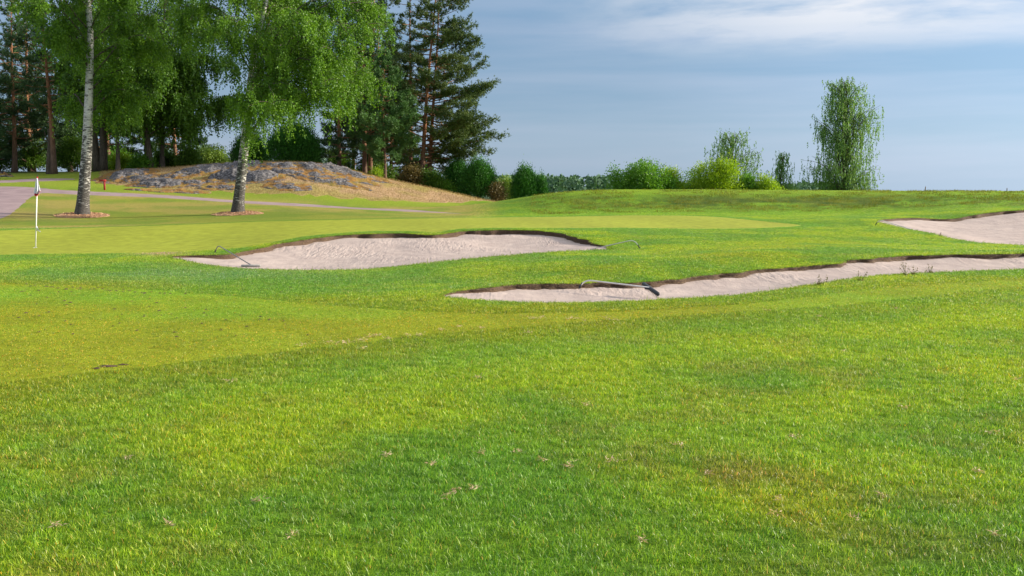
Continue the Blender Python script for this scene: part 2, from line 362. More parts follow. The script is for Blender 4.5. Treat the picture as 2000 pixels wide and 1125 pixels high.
# bank behind near bunker, mound face and the ground beneath the birches
blendc(.55 * sstep(.45, .62, n_a) * blob(1350, 505, 420, 14, -.10), C['olive'] * .85)
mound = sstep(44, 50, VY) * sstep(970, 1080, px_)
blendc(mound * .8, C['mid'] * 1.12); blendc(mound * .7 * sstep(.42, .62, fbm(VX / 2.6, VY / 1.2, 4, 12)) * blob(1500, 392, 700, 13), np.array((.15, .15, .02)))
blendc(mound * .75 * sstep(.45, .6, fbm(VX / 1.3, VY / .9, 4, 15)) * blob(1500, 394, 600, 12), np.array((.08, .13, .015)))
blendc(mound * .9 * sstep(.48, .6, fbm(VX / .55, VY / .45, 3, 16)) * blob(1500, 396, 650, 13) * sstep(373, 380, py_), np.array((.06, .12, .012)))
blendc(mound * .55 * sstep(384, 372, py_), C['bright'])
under = sstep(33, 38, VY) * sstep(1000, 880, px_) * sstep(64, 60, VY)
blendc(under * .85, np.array((.35, .37, .06))); blendc(under * .75 * sstep(.42, .6, fbm(VX / 3.5, VY / 2.2, 4, 41)), np.array((.46, .37, .11)))
blendc(under * .55 * sstep(.5, .62, fbm(VX / 2.4, VY / 2.0, 4, 45)), np.array((.17, .30, .035)))
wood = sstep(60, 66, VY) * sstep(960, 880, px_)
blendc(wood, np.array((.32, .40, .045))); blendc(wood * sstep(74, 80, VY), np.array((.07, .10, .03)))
blendc(.8 * blob(310, 494, 45, 5), C['straw'] * .8); blendc(.35 * blob(90, 415, 70, 12), np.array((.33, .24, .13)))
gedge = edge_dist(VX, VY, green_poly); blendc(sstep(1.3, .5, gedge) * sstep(28, 33, VY) * .75, C['lush'] * 1.15); colr = col.copy()
# short fairway
f = np.clip(.62 + (n_a - .5) * 2.0 + (n_c - .5) * 1.5, 0, 1)[:, None]
cf = C['mid'] * .98 * (1 - f) + C['olive'] * .80 * f
m = sstep(560, 700, py_)[:, None] * sstep(1500, 900, px_)[:, None]; cf = cf * (1 - .55 * m) + C['olive'] * .84 * m * .55 + 0
cf *= (1 - .10 * sstep(.5, .6, n_b))[:, None]
cg = C['green'][None] * (1 + .10 * (fbm(VX / 5, VY / 1.5, 3, 61) - .5) + .05 * np.sin(VX * 1.1 + VY * .25))[:, None]
ck = np.array((.37, .245, .135))[None] * (.75 + .5 * fbm(VX / 1.5, VY / .8, 4, 8))[:, None]
kg = sstep(.48, .62, fbm(VX / 2.5, VY / 1.5, 4, 19) + .25 * sstep(67, 64, VY))[:, None]; ck = ck * (1 - kg * .6) + np.array((.27, .25, .05)) * kg * .6
ch = blob(400, 535, 330, 18) * sstep(.3, .55, n_a + .1)
bedge = edge_dist(VX, VY, fair_poly); bm = (sstep(1.7, .0, bedge) * .7 * sstep(30, 20, VY))[:, None]; colr = colr * (1 - bm) + cf * bm
blend_m = np.clip(.7 * ch, 0, 1)[:, None]; colr = colr * np.array([1.0, 1.01, .95]); colr = colr * (1 - blend_m) + C['blue'] * blend_m

# ---------------------------------------------------------------- materials
def material(name):
    m = bpy.data.materials.new(name); m.use_nodes = True; nt = m.node_tree; nt.nodes.clear()
    out = nt.nodes.new('ShaderNodeOutputMaterial'); b = nt.nodes.new('ShaderNodeBsdfPrincipled'); nt.links.new(b.outputs[0], out.inputs[0])
    b.inputs['Roughness'].default_value = .8; b.inputs['Specular IOR Level'].default_value = .25
    return m, nt.nodes, nt.links, b, out
def noise(nodes, links, scale, detail=4, rough=.55, vec=None, dist=0.0):
    n = N(nodes, 'ShaderNodeTexNoise', ins={'Scale': scale, 'Detail': detail, 'Roughness': rough, 'Distortion': dist})
    if vec is not None: links.new(vec, n.inputs['Vector'])
    return n.outputs[0]
def coords(nodes, links, scale=(1, 1, 1), kind='Object'):
    t = nodes.new('ShaderNodeTexCoord'); mp = nodes.new('ShaderNodeMapping'); mp.inputs['Scale'].default_value = scale
    links.new(t.outputs[kind], mp.inputs[0]); return mp.outputs[0]
def bump(nodes, links, b, h, strength, dist):
    n = nodes.new('ShaderNodeBump'); n.inputs['Strength'].default_value = strength; n.inputs['Distance'].default_value = dist
    links.new(h, n.inputs['Height']); links.new(n.outputs[0], b.inputs['Normal'])

def turf_mat(name, hi, lo, bumpd, fine=45.0, mottle=14.0):
    m, n, l, b, o = material(name); co = coords(n, l)
    a = N(n, 'ShaderNodeAttribute', attribute_name='turf')
    f1 = noise(n, l, fine, 3, .7, co); f2 = noise(n, l, mottle, 5, .65, co)
    k1 = ramp(n, l, f1, [(.30, lo), (.70, hi)]); k2 = ramp(n, l, f2, [(.32, .78), (.66, 1.2)])
    c = mix_col(n, l, 1, mix_col(n, l, 1, a.outputs['Color'], k1, 'MULTIPLY'), k2, 'MULTIPLY'); l.new(c, b.inputs['Base Color'])
    b.inputs['Roughness'].default_value = .9; b.inputs['Specular IOR Level'].default_value = .1
    bump(n, l, b, f1, .8, bumpd); return m
M = {}
M['rough'] = turf_mat('rough_turf', 1.0, .35, .04)
M['fairway'] = turf_mat('fairway_turf', 1.15, .78, .012)
M['green'] = turf_mat('green_turf', 1.04, .95, .003, 60, 3)
M['knoll'] = turf_mat('dry_turf', 1.35, .6, .05, 12, 3)
def sand_mat():
    m, n, l, b, o = material('bunker_sand'); co = coords(n, l)
    f = noise(n, l, 260, 2, .6, co); g = noise(n, l, 2.2, 6, .62, co)
    c = mix_col(n, l, ramp(n, l, g, [(.35, 0.), (.68, 1.)]), (.38, .305, .275), (.49, .40, .355))
    c = mix_col(n, l, 1, c, ramp(n, l, f, [(.3, .88), (.7, 1.08)]), 'MULTIPLY')
    sp = noise(n, l, 19, 3, .8, co); c = mix_col(n, l, ramp(n, l, sp, [(.70, 0.), (.76, .55)]), c, (.16, .12, .10)); l.new(c, b.inputs['Base Color'])
    # rake grooves running down the faces, breaking up into footprints
    cg_ = coords(n, l, (1, .22, 1)); w = N(n, 'ShaderNodeTexNoise', ins={'Scale': 11.0, 'Detail': 2, 'Roughness': .5, 'Distortion': .5}); l.new(cg_, w.inputs[0])
    msk = ramp(n, l, noise(n, l, .45, 3, .5, co), [(.42, .15), (.6, 1.)])
    foot = noise(n, l, 2.6, 3, .6, co); h = math_node(n, l, 'ADD', math_node(n, l, 'MULTIPLY', w.outputs[0], msk), math_node(n, l, 'MULTIPLY', foot, .4))
    h = math_node(n, l, 'ADD', h, math_node(n, l, 'MULTIPLY', f, .05)); bump(n, l, b, h, .5, .09)
    b.inputs['Roughness'].default_value = .95; b.inputs['Specular IOR Level'].default_value = .1; return m
M['sand'] = sand_mat()
def soil_mat():
    m, n, l, b, o = material('bare_soil'); co = coords(n, l, (1, 1, 2))
    f = noise(n, l, 22, 5, .7, co); c = ramp(n, l, f, [(.3, (.045, .028, .020)), (.55, (.115, .072, .045)), (.75, (.22, .15, .08))]); l.new(c, b.inputs['Base Color'])
    bump(n, l, b, f, .9, .05); return m
M['soil'] = soil_mat()
def path_mat():
    m, n, l, b, o = material('gravel'); co = coords(n, l)
    f = noise(n, l, 38, 4, .75, co); g = noise(n, l, .8, 5, .6, co)
    c = mix_col(n, l, ramp(n, l, g, [(.35, 0.), (.65, 1.)]), (.26, .185, .195), (.36, .265, .265)); c = mix_col(n, l, 1, c, ramp(n, l, f, [(.3, .75), (.7, 1.2)]), 'MULTIPLY')
    l.new(c, b.inputs['Base Color']); bump(n, l, b, f, .6, .02); return m
M['path'] = path_mat()

def surf(name, mask, mat, colors=None, kind='structure'):
    t = TRI[mask]; u, inv = np.unique(t.ravel(), return_inverse=True); a = Acc(); a.add(np.stack([VX[u], VY[u], VZ[u]], 1), t=inv.reshape(-1, 3))
    o = a.build(name, mat, smooth=True); tag(o, kind=kind)
    if colors is not None:
        at = o.data.attributes.new('turf', 'FLOAT_COLOR', 'POINT'); c = np.ones((len(u), 4)); c[:, :3] = colors[u]; at.data.foreach_set('color', c.astype(np.float32).ravel())
    return o, u
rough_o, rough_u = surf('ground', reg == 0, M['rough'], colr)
fair_o, fair_u = surf('fairway', reg == 1, M['fairway'], cf)
surf('putting_green', reg == 2, M['green'], cg)
surf('gravel_path', reg == 3, M['path'])
surf('dirt_track', reg == 5, M['path'])
knoll_o, knoll_u = surf('dry_grass_hillock', reg == 4, M['knoll'], ck)

# ---------------------------------------------------------------- bunkers: sand sheet and torn earth lip
blabel = {'middle': 'long kidney shaped sand bunker in the middle, cut into the front of the putting green',
          'near': 'nearest narrow sand bunker winding off to the right below a grass bank',
          'right': 'far right sand bunker under the grass mound, cut by the picture edge'}
liph = {'middle': .105, 'near': .070, 'right': .12}
for i, k in enumerate(bunkers):
    S = bunkers[k]['S']; fl = bunkers[k]['back']; n = len(S); s = np.arange(n)
    fls = fl.copy()
    hw_ = 13 if k != 'right' else 9
    for _ in range(2): fls = sum(np.roll(fls, q_) for q_ in range(-hw_, hw_ + 1)) / (2 * hw_ + 1)
    drop = .012 + liph[k] * sstep(.66, 1.0, fls) * (.30 + 1.3 * fbm(s * .16, s * 0., 3, 4 + i)) + .02 * vnoise(s * .8, s * 0., 5) * fls
    root = empty('sand_bunker', tuple(np.append(S[:, :2].mean(0), S[:, 2].min())), blabel[k], 'bunker')
    og = tuple(root.location)
    mask = reg == 10 + i; t = TRI[mask]; u, inv = np.unique(t.ravel(), return_inverse=True); vx, vy = VX[u].copy(), VY[u].copy()
    ed = edge_dist(vx, vy, S); bd = ed < 1e-4
    st = max(1, n // 130); sub = slice(0, n, st); rb = RBF(dom(S[sub, 0], S[sub, 1]), (S[:, 2] - drop)[sub], 1e-6)
    vz = rb(dom(vx, vy)); idx = np.array([np.argmin((S[:, 0] - a_) ** 2 + (S[:, 1] - b_) ** 2) for a_, b_ in zip(vx[bd], vy[bd])], int)
    vz[bd] = (S[:, 2] - drop)[idx]
    sag = {'middle': .16, 'near': .05, 'right': .20}[k]
    vz -= sag * sstep(0, 2.6 if k != 'near' else 1.3, ed) ; vz += .03 * (fbm(vx / .8, vy / .8, 3, 3) - .5) * sstep(0, .5, ed)
    # raised lumps of footprints and rake strokes
    vz += .012 * (vnoise(vx / .22, vy / .5, 2) - .5) * sstep(0, .4, ed)
    a = Acc(); a.add(np.stack([vx, vy, vz], 1), t=inv.reshape(-1, 3)); a.build('sand_surface', M['sand'], root, True, og)
    # lip ribbon: sheer earth face with an uneven foot, bulging slightly
    nrm = unit(np.roll(S[:, :2], -1, 0) - np.roll(S[:, :2], 1, 0)); inn = np.stack([-nrm[:, 1], nrm[:, 0]], 1)
    if inside(*(S[:1, :2] + inn[:1] * .05).T, S).sum() == 0: inn = -inn
    L = []
    for q, (off, dz) in enumerate([(-.012, .004), (.018, -.25), (.006, -.6), (.02, -1.0), (.05, -1.15)]):
        jit = rng.normal(size=n) * .010 * (fls + .1)
        L.append(np.column_stack([S[:, :2] + inn * (off * (.4 + fls) + jit)[:, None], S[:, 2] + dz * drop - (0.0 if q < 4 else .03)]))
    v = np.concatenate(L); j = np.arange(n); jn = (j + 1) % n; q = np.concatenate([np.stack([r * n + j, r * n + jn, (r + 1) * n + jn, (r + 1) * n + j], 1) for r in range(4)])
    a = Acc(); a.add(v, q); a.build('earth_lip', M['soil'], root, True, og)
print('ground done', time.time() - T0)
# ---------------------------------------------------------------- grass blades (geometry nodes over the turf meshes)
def blade_mat(name, lo=.5, hi=1.95, trans=.45):
    m, n, l, b, o = material(name)
    a = N(n, 'ShaderNodeAttribute', attribute_name='turf', attribute_type='INSTANCER'); r = N(n, 'ShaderNodeAttribute', attribute_name='rnd')
    g = N(n, 'ShaderNodeNewGeometry')
    nz = N(n, 'ShaderNodeTexNoise', ins={'Scale': 5.5, 'Detail': 5.0, 'Roughness': .65}); l.new(g.outputs['Position'], nz.inputs[0])
    v = ramp(n, l, r.outputs['Fac'], [(0, lo), (.5, 1.2), (1, hi)]); c = mix_col(n, l, 1, a.outputs['Color'], v, 'MULTIPLY')
    c = mix_col(n, l, 1, c, ramp(n, l, nz.outputs[0], [(.3, .70), (.7, 1.28)]), 'MULTIPLY')
    hue = ramp(n, l, r.outputs['Fac'], [(0, (.55, 1.0, 1.2)), (.35, (.92, 1.03, 1)), (.65, (1.12, 1.0, .8)), (.88, (1.18, 1.0, .8)), (.925, (1.8, 1.15, 4.5)), (.96, (1.9, 1.2, 5.5)), (.98, (2.2, .75, 1.6)), (1, (2.2, .7, 1.5))], 'LINEAR')
    c = mix_col(n, l, 1, c, hue, 'MULTIPLY'); l.new(c, b.inputs['Base Color']); b.inputs['Roughness'].default_value = .42; b.inputs['Specular IOR Level'].default_value = .5
    t = n.new('ShaderNodeBsdfTranslucent'); l.new(c, t.inputs[0]); x = n.new('ShaderNodeMixShader'); x.inputs[0].default_value = trans
    l.new(b.outputs[0], x.inputs[1]); l.new(t.outputs[0], x.inputs[2]); l.new(x.outputs[0], o.inputs[0]); return m
M['blade'] = blade_mat('grass_blade')
def tuft(name, nb, rad, h, w, seg, lean=.55, r=rng):
    a = Acc()
    for i in range(nb):
        ang = r.random() * 6.283; rr = rad * math.sqrt(r.random()); base = np.array([rr * math.cos(ang), rr * math.sin(ang), -.004])
        hh = h * r.uniform(.45, 1.15); la = r.random() * 6.283; ln = lean * abs(r.normal()) * hh + .15 * hh; ww = w * r.uniform(.7, 1.2)
        fa = r.random() * 3.14; side = np.array([math.cos(fa), math.sin(fa), 0]); P = []
        for k in range(seg + 1):
            t = k / seg; c = base + np.array([math.cos(la) * ln * t ** 1.7, math.sin(la) * ln * t ** 1.7, hh * t * (1 - .22 * t * ln / hh)])
            if k < seg: P += [c - side * ww / 2 * (1 - .55 * t), c + side * ww / 2 * (1 - .55 * t)]
            else: P += [c]
        q = [(2 * k, 2 * k + 1, 2 * k + 3, 2 * k + 2) for k in range(seg - 1)]; t_ = [(2 * seg - 2, 2 * seg - 1, 2 * seg)]
        a.add(P, q, t_, r.random())
    me = a.mesh(name); me.materials.append(M['blade']); return bpy.data.objects.new(name, me)
def grass_on(name, src, dens, tufts, smin, smax, seed, label, hmul=1.0):
    col_ = bpy.data.collections.new(name + '_tufts')
    for t in tufts: col_.objects.link(t)
    cu = np.empty(len(src.data.vertices) * 3, np.float32); src.data.vertices.foreach_get('co', cu); cu = cu.reshape(-1, 3)
    fv = np.empty(len(src.data.polygons) * 3, np.int32); src.data.polygons.foreach_get('vertices', fv); fv = fv.reshape(-1, 3); cc_ = np.empty(len(cu) * 4, np.float32); src.data.attributes['turf'].data.foreach_get('color', cc_); cc_ = cc_.reshape(-1, 4)
    fv = fv[(dens > 0)[fv].any(1)]; uu, iv = np.unique(fv.ravel(), return_inverse=True); ac = Acc(); ac.add(cu[uu], t=iv.reshape(-1, 3)); me = ac.mesh(name); dens = dens[uu]
    me.attributes.new('turf', 'FLOAT_COLOR', 'POINT').data.foreach_set('color', cc_[uu].ravel())
    at = me.attributes.new('dens', 'FLOAT', 'POINT'); at.data.foreach_set('value', dens.astype(np.float32))
    o = bpy.data.objects.new(name, me); COL.objects.link(o); tag(o, label, 'grass', kind='stuff')
    ng = bpy.data.node_groups.new(name, 'GeometryNodeTree')
    ng.interface.new_socket('Geometry', in_out='INPUT', socket_type='NodeSocketGeometry'); ng.interface.new_socket('Geometry', in_out='OUTPUT', socket_type='NodeSocketGeometry')
    n, l = ng.nodes, ng.links; gi = n.new('NodeGroupInput'); go = n.new('NodeGroupOutput')
    d = n.new('GeometryNodeDistributePointsOnFaces'); l.new(gi.outputs[0], d.inputs['Mesh']); d.inputs['Seed'].default_value = seed
    na = n.new('GeometryNodeInputNamedAttribute'); na.data_type = 'FLOAT'; na.inputs[0].default_value = 'dens'; l.new(na.outputs[0], d.inputs['Density'])
    ci = n.new('GeometryNodeCollectionInfo'); ci.inputs[0].default_value = col_; ci.inputs[1].default_value = True; ci.inputs[2].default_value = True
    ip = n.new('GeometryNodeInstanceOnPoints'); l.new(d.outputs['Points'], ip.inputs['Points']); l.new(ci.outputs[0], ip.inputs['Instance']); ip.inputs['Pick Instance'].default_value = True
    rv = n.new('FunctionNodeRandomValue'); rv.data_type = 'FLOAT_VECTOR'; rv.inputs[0].default_value = (-.12, -.12, 0); rv.inputs[1].default_value = (.12, .12, 6.283); rv.inputs['Seed'].default_value = seed + 1
    l.new(rv.outputs[0], ip.inputs['Rotation'])
    rs = n.new('FunctionNodeRandomValue'); rs.data_type = 'FLOAT'; rs.inputs[2].default_value = smin; rs.inputs[3].default_value = smax; rs.inputs['Seed'].default_value = seed + 2
    l.new(rs.outputs[1], ip.inputs['Scale']); l.new(ip.outputs[0], go.inputs[0])
    mod = o.modifiers.new('grass', 'NODES'); mod.node_group = ng
    return o
near_t = [tuft('grass_tuft', 46, .075, .042, .0040, 3) for _ in range(5)]
far_t = [tuft('grass_tuft', 46, .16, .042, .0075, 2) for _ in range(5)]
fair_t = [tuft('grass_tuft', 50, .13, .017, .0045, 2, .8) for _ in range(4)]
ux, uy = VX[rough_u], VY[rough_u]; fov = (np.abs(ux / (uy + 2)) < .66) & (uy > 1)
be = bedge[rough_u]; dn = (.25 + .75 * sstep(.0, .5, be)) * np.where(fov, 330 * sstep(14.5, 11, uy) * sstep(.5, 2.5, uy), 0) * (.8 + .4 * vnoise(ux / .4, uy / .4, 6))
grass_on('rough_grass', rough_o, dn, near_t, .55, 1.05, 11, 'coarse mown grass blades of the rough filling the foreground')
df = np.where(fov, 130 * sstep(10.5, 13, uy) * sstep(62, 40, uy), 0) * sstep(1.0, .5, sstep(33, 37, uy) * sstep(1000, 900, px_[rough_u]))
grass_on('mown_grass', rough_o, df, far_t, .45, .85, 12, 'mown grass blades round the bunkers and up the mound')
gx_, gy_ = VX[fair_u], VY[fair_u]
grass_on('fairway_grass', fair_o, np.where(np.abs(gx_ / (gy_ + 2)) < .66, 130 * sstep(24, 16, gy_), 0), fair_t, .7, 1.2, 13, 'closely mown yellow green grass of the short strip on the left')
print('grass done', time.time() - T0)
# ---------------------------------------------------------------- plant materials
def leaf_mat(name, dark, light, trans=.35, rough=.5, scale=1.2, hot=None):
    m, n, l, b, o = material(name); r = N(n, 'ShaderNodeAttribute', attribute_name='rnd'); co = coords(n, l)
    f = noise(n, l, scale, 4, .65, co)
    k = math_node(n, l, 'ADD', math_node(n, l, 'MULTIPLY', r.outputs['Fac'], .5), math_node(n, l, 'MULTIPLY', ramp(n, l, f, [(.3, 0.), (.7, 1.)]), .5))
    st = [(0.1, dark), (.9, light)] + ([(1.0, hot)] if hot else [])
    c = ramp(n, l, k, st); l.new(c, b.inputs['Base Color']); b.inputs['Roughness'].default_value = rough; b.inputs['Specular IOR Level'].default_value = .35
    t = n.new('ShaderNodeBsdfTranslucent'); l.new(mix_col(n, l, 1, c, (1.15, 1.1, .6), 'MULTIPLY'), t.inputs[0]); x = n.new('ShaderNodeMixShader'); x.inputs[0].default_value = trans
    l.new(b.outputs[0], x.inputs[1]); l.new(t.outputs[0], x.inputs[2]); l.new(x.outputs[0], o.inputs[0]); return m
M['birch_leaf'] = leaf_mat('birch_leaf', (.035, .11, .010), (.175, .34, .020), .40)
M['birch_leaf_back'] = leaf_mat('shaded_birch_leaf', (.028, .09, .009), (.13, .27, .018), .38)  # darker birch leaf copy, shade of the wood put into its colour
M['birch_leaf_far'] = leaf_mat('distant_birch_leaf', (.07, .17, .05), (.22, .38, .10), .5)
M['needle'] = leaf_mat('pine_needle', (.018, .055, .020), (.075, .145, .040), .12, .6, .8)
M['needle_young'] = leaf_mat('young_pine_needle', (.035, .10, .03), (.12, .24, .055), .2, .6, .8)
M['needle_lit'] = leaf_mat('sunlit_pine_needle', (.032, .078, .022), (.14, .195, .040), .15, .6, .6)  # lighter, yellower copy of the pine needles: sunlight painted into the colour
M['juniper'] = leaf_mat('juniper_spray', (.012, .065, .010), (.06, .23, .018), .22, .6, 2.5)
M['bush'] = leaf_mat('bush_leaf', (.04, .15, .012), (.17, .36, .025), .4)
M['bush_yellow'] = leaf_mat('yellow_green_leaf', (.13, .27, .012), (.36, .50, .022), .45)
M['under'] = leaf_mat('undergrowth_leaf', (.03, .10, .012), (.14, .25, .02), .4)
M['brown_brush'] = leaf_mat('brown_twigs', (.08, .07, .02), (.20, .15, .05), .2)
M['pale'] = leaf_mat('pale_green_leaf', (.13, .24, .04), (.28, .40, .07), .4)
M['forest'] = leaf_mat('far_forest', (.055, .12, .07), (.11, .21, .11), .15, .8, .06)  # greyed green: thin distance haze painted into the leaves
M['forest2'] = leaf_mat('far_hazy_trees', (.10, .17, .14), (.19, .28, .22), .15, .8, .06)  # paler bluish green, haze is in the leaf colour, not in the air
def bark_mat(name, kind):
    m, n, l, b, o = material(name); co = coords(n, l)
    if kind == 'birch':
        v = coords(n, l, (2.2, 2.2, 10)); a_ = noise(n, l, 1.6, 5, .7, v); p = noise(n, l, 1.7, 4, .7, coords(n, l, (2.2, 2.2, 1.5)))
        tcz = n.new('ShaderNodeTexCoord'); s = n.new('ShaderNodeSeparateXYZ'); l.new(tcz.outputs['Object'], s.inputs[0])
        hh = math_node(n, l, 'DIVIDE', s.outputs[2], 12.0); th = ramp(n, l, hh, [(0, .30), (.06, .16), (.25, .10), (.42, .0), (1, -.0)])
        th2 = math_node(n, l, 'ADD', math_node(n, l, 'ADD', a_, math_node(n, l, 'MULTIPLY', p, .35)), th)
        k = ramp(n, l, th2, [(.73, 0.), (.775, 1.)]); f = noise(n, l, 14, 4, .7, co)
        dark = ramp(n, l, f, [(.3, (.03, .028, .026)), (.7, (.13, .12, .11))]); wh = ramp(n, l, noise(n, l, 3, 4, .6, v), [(.3, (.38, .36, .34)), (.7, (.68, .66, .62))])
        c = mix_col(n, l, k, wh, dark); l.new(c, b.inputs['Base Color']); bump(n, l, b, math_node(n, l, 'ADD', k, f), .7, .04)
    elif kind == 'pine':
        v = coords(n, l, (4, 4, 1.0)); f = noise(n, l, 3, 5, .75, v); tcz = n.new('ShaderNodeTexCoord'); s = n.new('ShaderNodeSeparateXYZ'); l.new(tcz.outputs['Object'], s.inputs[0])
        up = ramp(n, l, math_node(n, l, 'DIVIDE', s.outputs[2], 10.0), [(.1, 0.), (.45, 1.)])
        c1 = ramp(n, l, f, [(.3, (.06, .04, .032)), (.7, (.22, .14, .10))]); c2 = ramp(n, l, f, [(.3, (.14, .06, .03)), (.7, (.38, .19, .10))])
        l.new(mix_col(n, l, up, c1, c2), b.inputs['Base Color']); bump(n, l, b, f, 1, .06)
    else:
        v = coords(n, l, (5, 5, .9)); f = noise(n, l, 3, 5, .75, v)
        l.new(ramp(n, l, f, [(.3, (.03, .026, .02)), (.7, (.15, .12, .09))]), b.inputs['Base Color']); bump(n, l, b, f, 1, .06)
    b.inputs['Roughness'].default_value = .9; return m
M['twig'] = bark_mat('birch_twig', 'x'); M['birch_bark'] = bark_mat('birch_bark', 'birch'); M['pine_bark'] = bark_mat('pine_bark', 'pine'); M['bark'] = bark_mat('dark_bark', 'x')

def interp(P, t):
    P = np.asarray(P, float); z = np.linspace(0, 1, len(P)); return np.array([np.interp(t, z, P[:, i]) for i in range(3)]).T
def trunk_path(base, H_, lean, wob, n=14, r=rng):
    t = np.linspace(0, 1, n); b = np.asarray(base, float); ph = r.random(2) * 6
    return np.stack([b[0] + lean[0] * t + wob * np.sin(t * 5 + ph[0]) * t ** .5 * (1 - .3 * t), b[1] + lean[1] * t + wob * np.sin(t * 4.3 + ph[1]) * t, b[2] - .12 + (H_ + .12) * t], 1)
def weeping_birch(name, label, cat, group, base, H_, lean, rad, reach, h0, nl, strands, leafn, lsize, mat, bark, seed, azb=None, asym=0.0, droop=1.0, wob=.12, path=None, ztop=None, drop=(.5, 2.2)):
    """reach(t): limb length by relative height; strands: hanging twigs per limb; leafn: leaves per metre of twig"""
    r = np.random.default_rng(seed); root = empty(name, tuple(base), label, cat, group); og = tuple(base)
    P = trunk_path(base, H_, lean, wob, r=r) if path is None else np.asarray(path, float)
    tt = np.linspace(0, 1, len(P)); a = Acc(); flare = 1 + .55 * np.exp(-tt * H_ / .45)
    P2 = interp(P, np.linspace(0, 1, 40) ** 1.4); t2 = np.linspace(0, 1, 40) ** 1.4
    tube(a, P2, rad * (1 - .93 * t2 ** .9) * (1 + .55 * np.exp(-t2 * H_ / .4)), 14); a.build('trunk', bark, root, True, og)
    br = Acc(); lv = Acc(); cc = []; dd = []
    for i in range(nl):
        t = h0 + (1 - h0) * ((i + r.random()) / nl) ** .9 * .98; L = reach(t) * r.uniform(.75, 1.15)
        az = i * 2.399 + r.normal() * .4
        if azb is not None and r.random() < azb[1]: az = azb[0] + r.normal() * .8
        L *= 1 + asym * math.cos(az)
        st = interp(P, t); s = np.linspace(0, 1, 9); o_ = np.array([math.cos(az), math.sin(az), 0])
        up = r.uniform(.55, 1.15) * L * (.6 + .4 * t)
        Q = st + o_ * (L * s[:, None]) * (1 - .12 * s[:, None]); Q[:, 2] += up * np.sin(s * 1.9) * .9 - droop * .25 * L * s ** 3
        Q[1:] += np.cumsum(r.normal(size=(8, 3)), 0) * L * .012
        rr = max(.010, rad * (1 - .85 * t) * .24); tube(br, Q, rr * (1 - .85 * s) + .004, 5, False)
        ns = max(3, int(L * 1.6)); subs = []
        for k in range(ns):
            u = r.uniform(.2, 1); q0 = interp(Q, u); a2 = az + r.choice([-1, 1]) * r.uniform(.4, 1.3); l2 = L * r.uniform(.18, .42) * (1.15 - u * .5)
            s2 = np.linspace(0, 1, 5); d2 = np.array([math.cos(a2), math.sin(a2), 0]); Q2 = q0 + d2 * l2 * s2[:, None]; Q2[:, 2] += l2 * (.35 * s2 - .5 * droop * s2 ** 2)
            tube(br, Q2, .35 * rr * (1 - .8 * s2) + .003, 3, False); subs.append(Q2)
        nsd = max(4, int(strands * L / max(1e-3, reach(.5))))
        for k in range(nsd):
            if r.random() < .3: q = interp(Q, r.uniform(.02, 1))
            else: q = interp(subs[r.integers(len(subs))], r.uniform(.15, 1))
            ln = r.uniform(*drop) * r.uniform(.4, 1) * (.6 + .4 * (1 - t)); m = max(3, int(leafn * ln)); s3 = np.sort(r.random(m)); dr = r.normal(size=2) * .16 * ln
            hz = np.array([o_[0] * .12 + dr[0], o_[1] * .12 + dr[1]]) * 1.0
            c = np.stack([q[0] + hz[0] * s3 ** .6, q[1] + hz[1] * s3 ** .6, q[2] - ln * s3 * (.35 + .65 * s3)], 1) + r.normal(size=(m, 3)) * (.025 + .07 * (1 - s3[:, None]) )
            cc.append(c); d = r.normal(size=(m, 3)) * .6; d[:, 2] -= .75; dd.append(d)
    c = np.concatenate(cc); d = np.concatenate(dd); g = H(c[:, 0], c[:, 1]); k = c[:, 2] > g + .1
    if ztop is not None: k &= (c[:, 2] < ztop) | (r.random(len(c)) < .25)
    c, d = c[k], d[k]
    leaves(lv, c, d, lsize * r.uniform(.7, 1.25, len(c)), lsize * .72, r)
    br.build('branches', M['twig'], root, True, og); lv.build('crown', mat, root, False, og)
    return root, len(c)
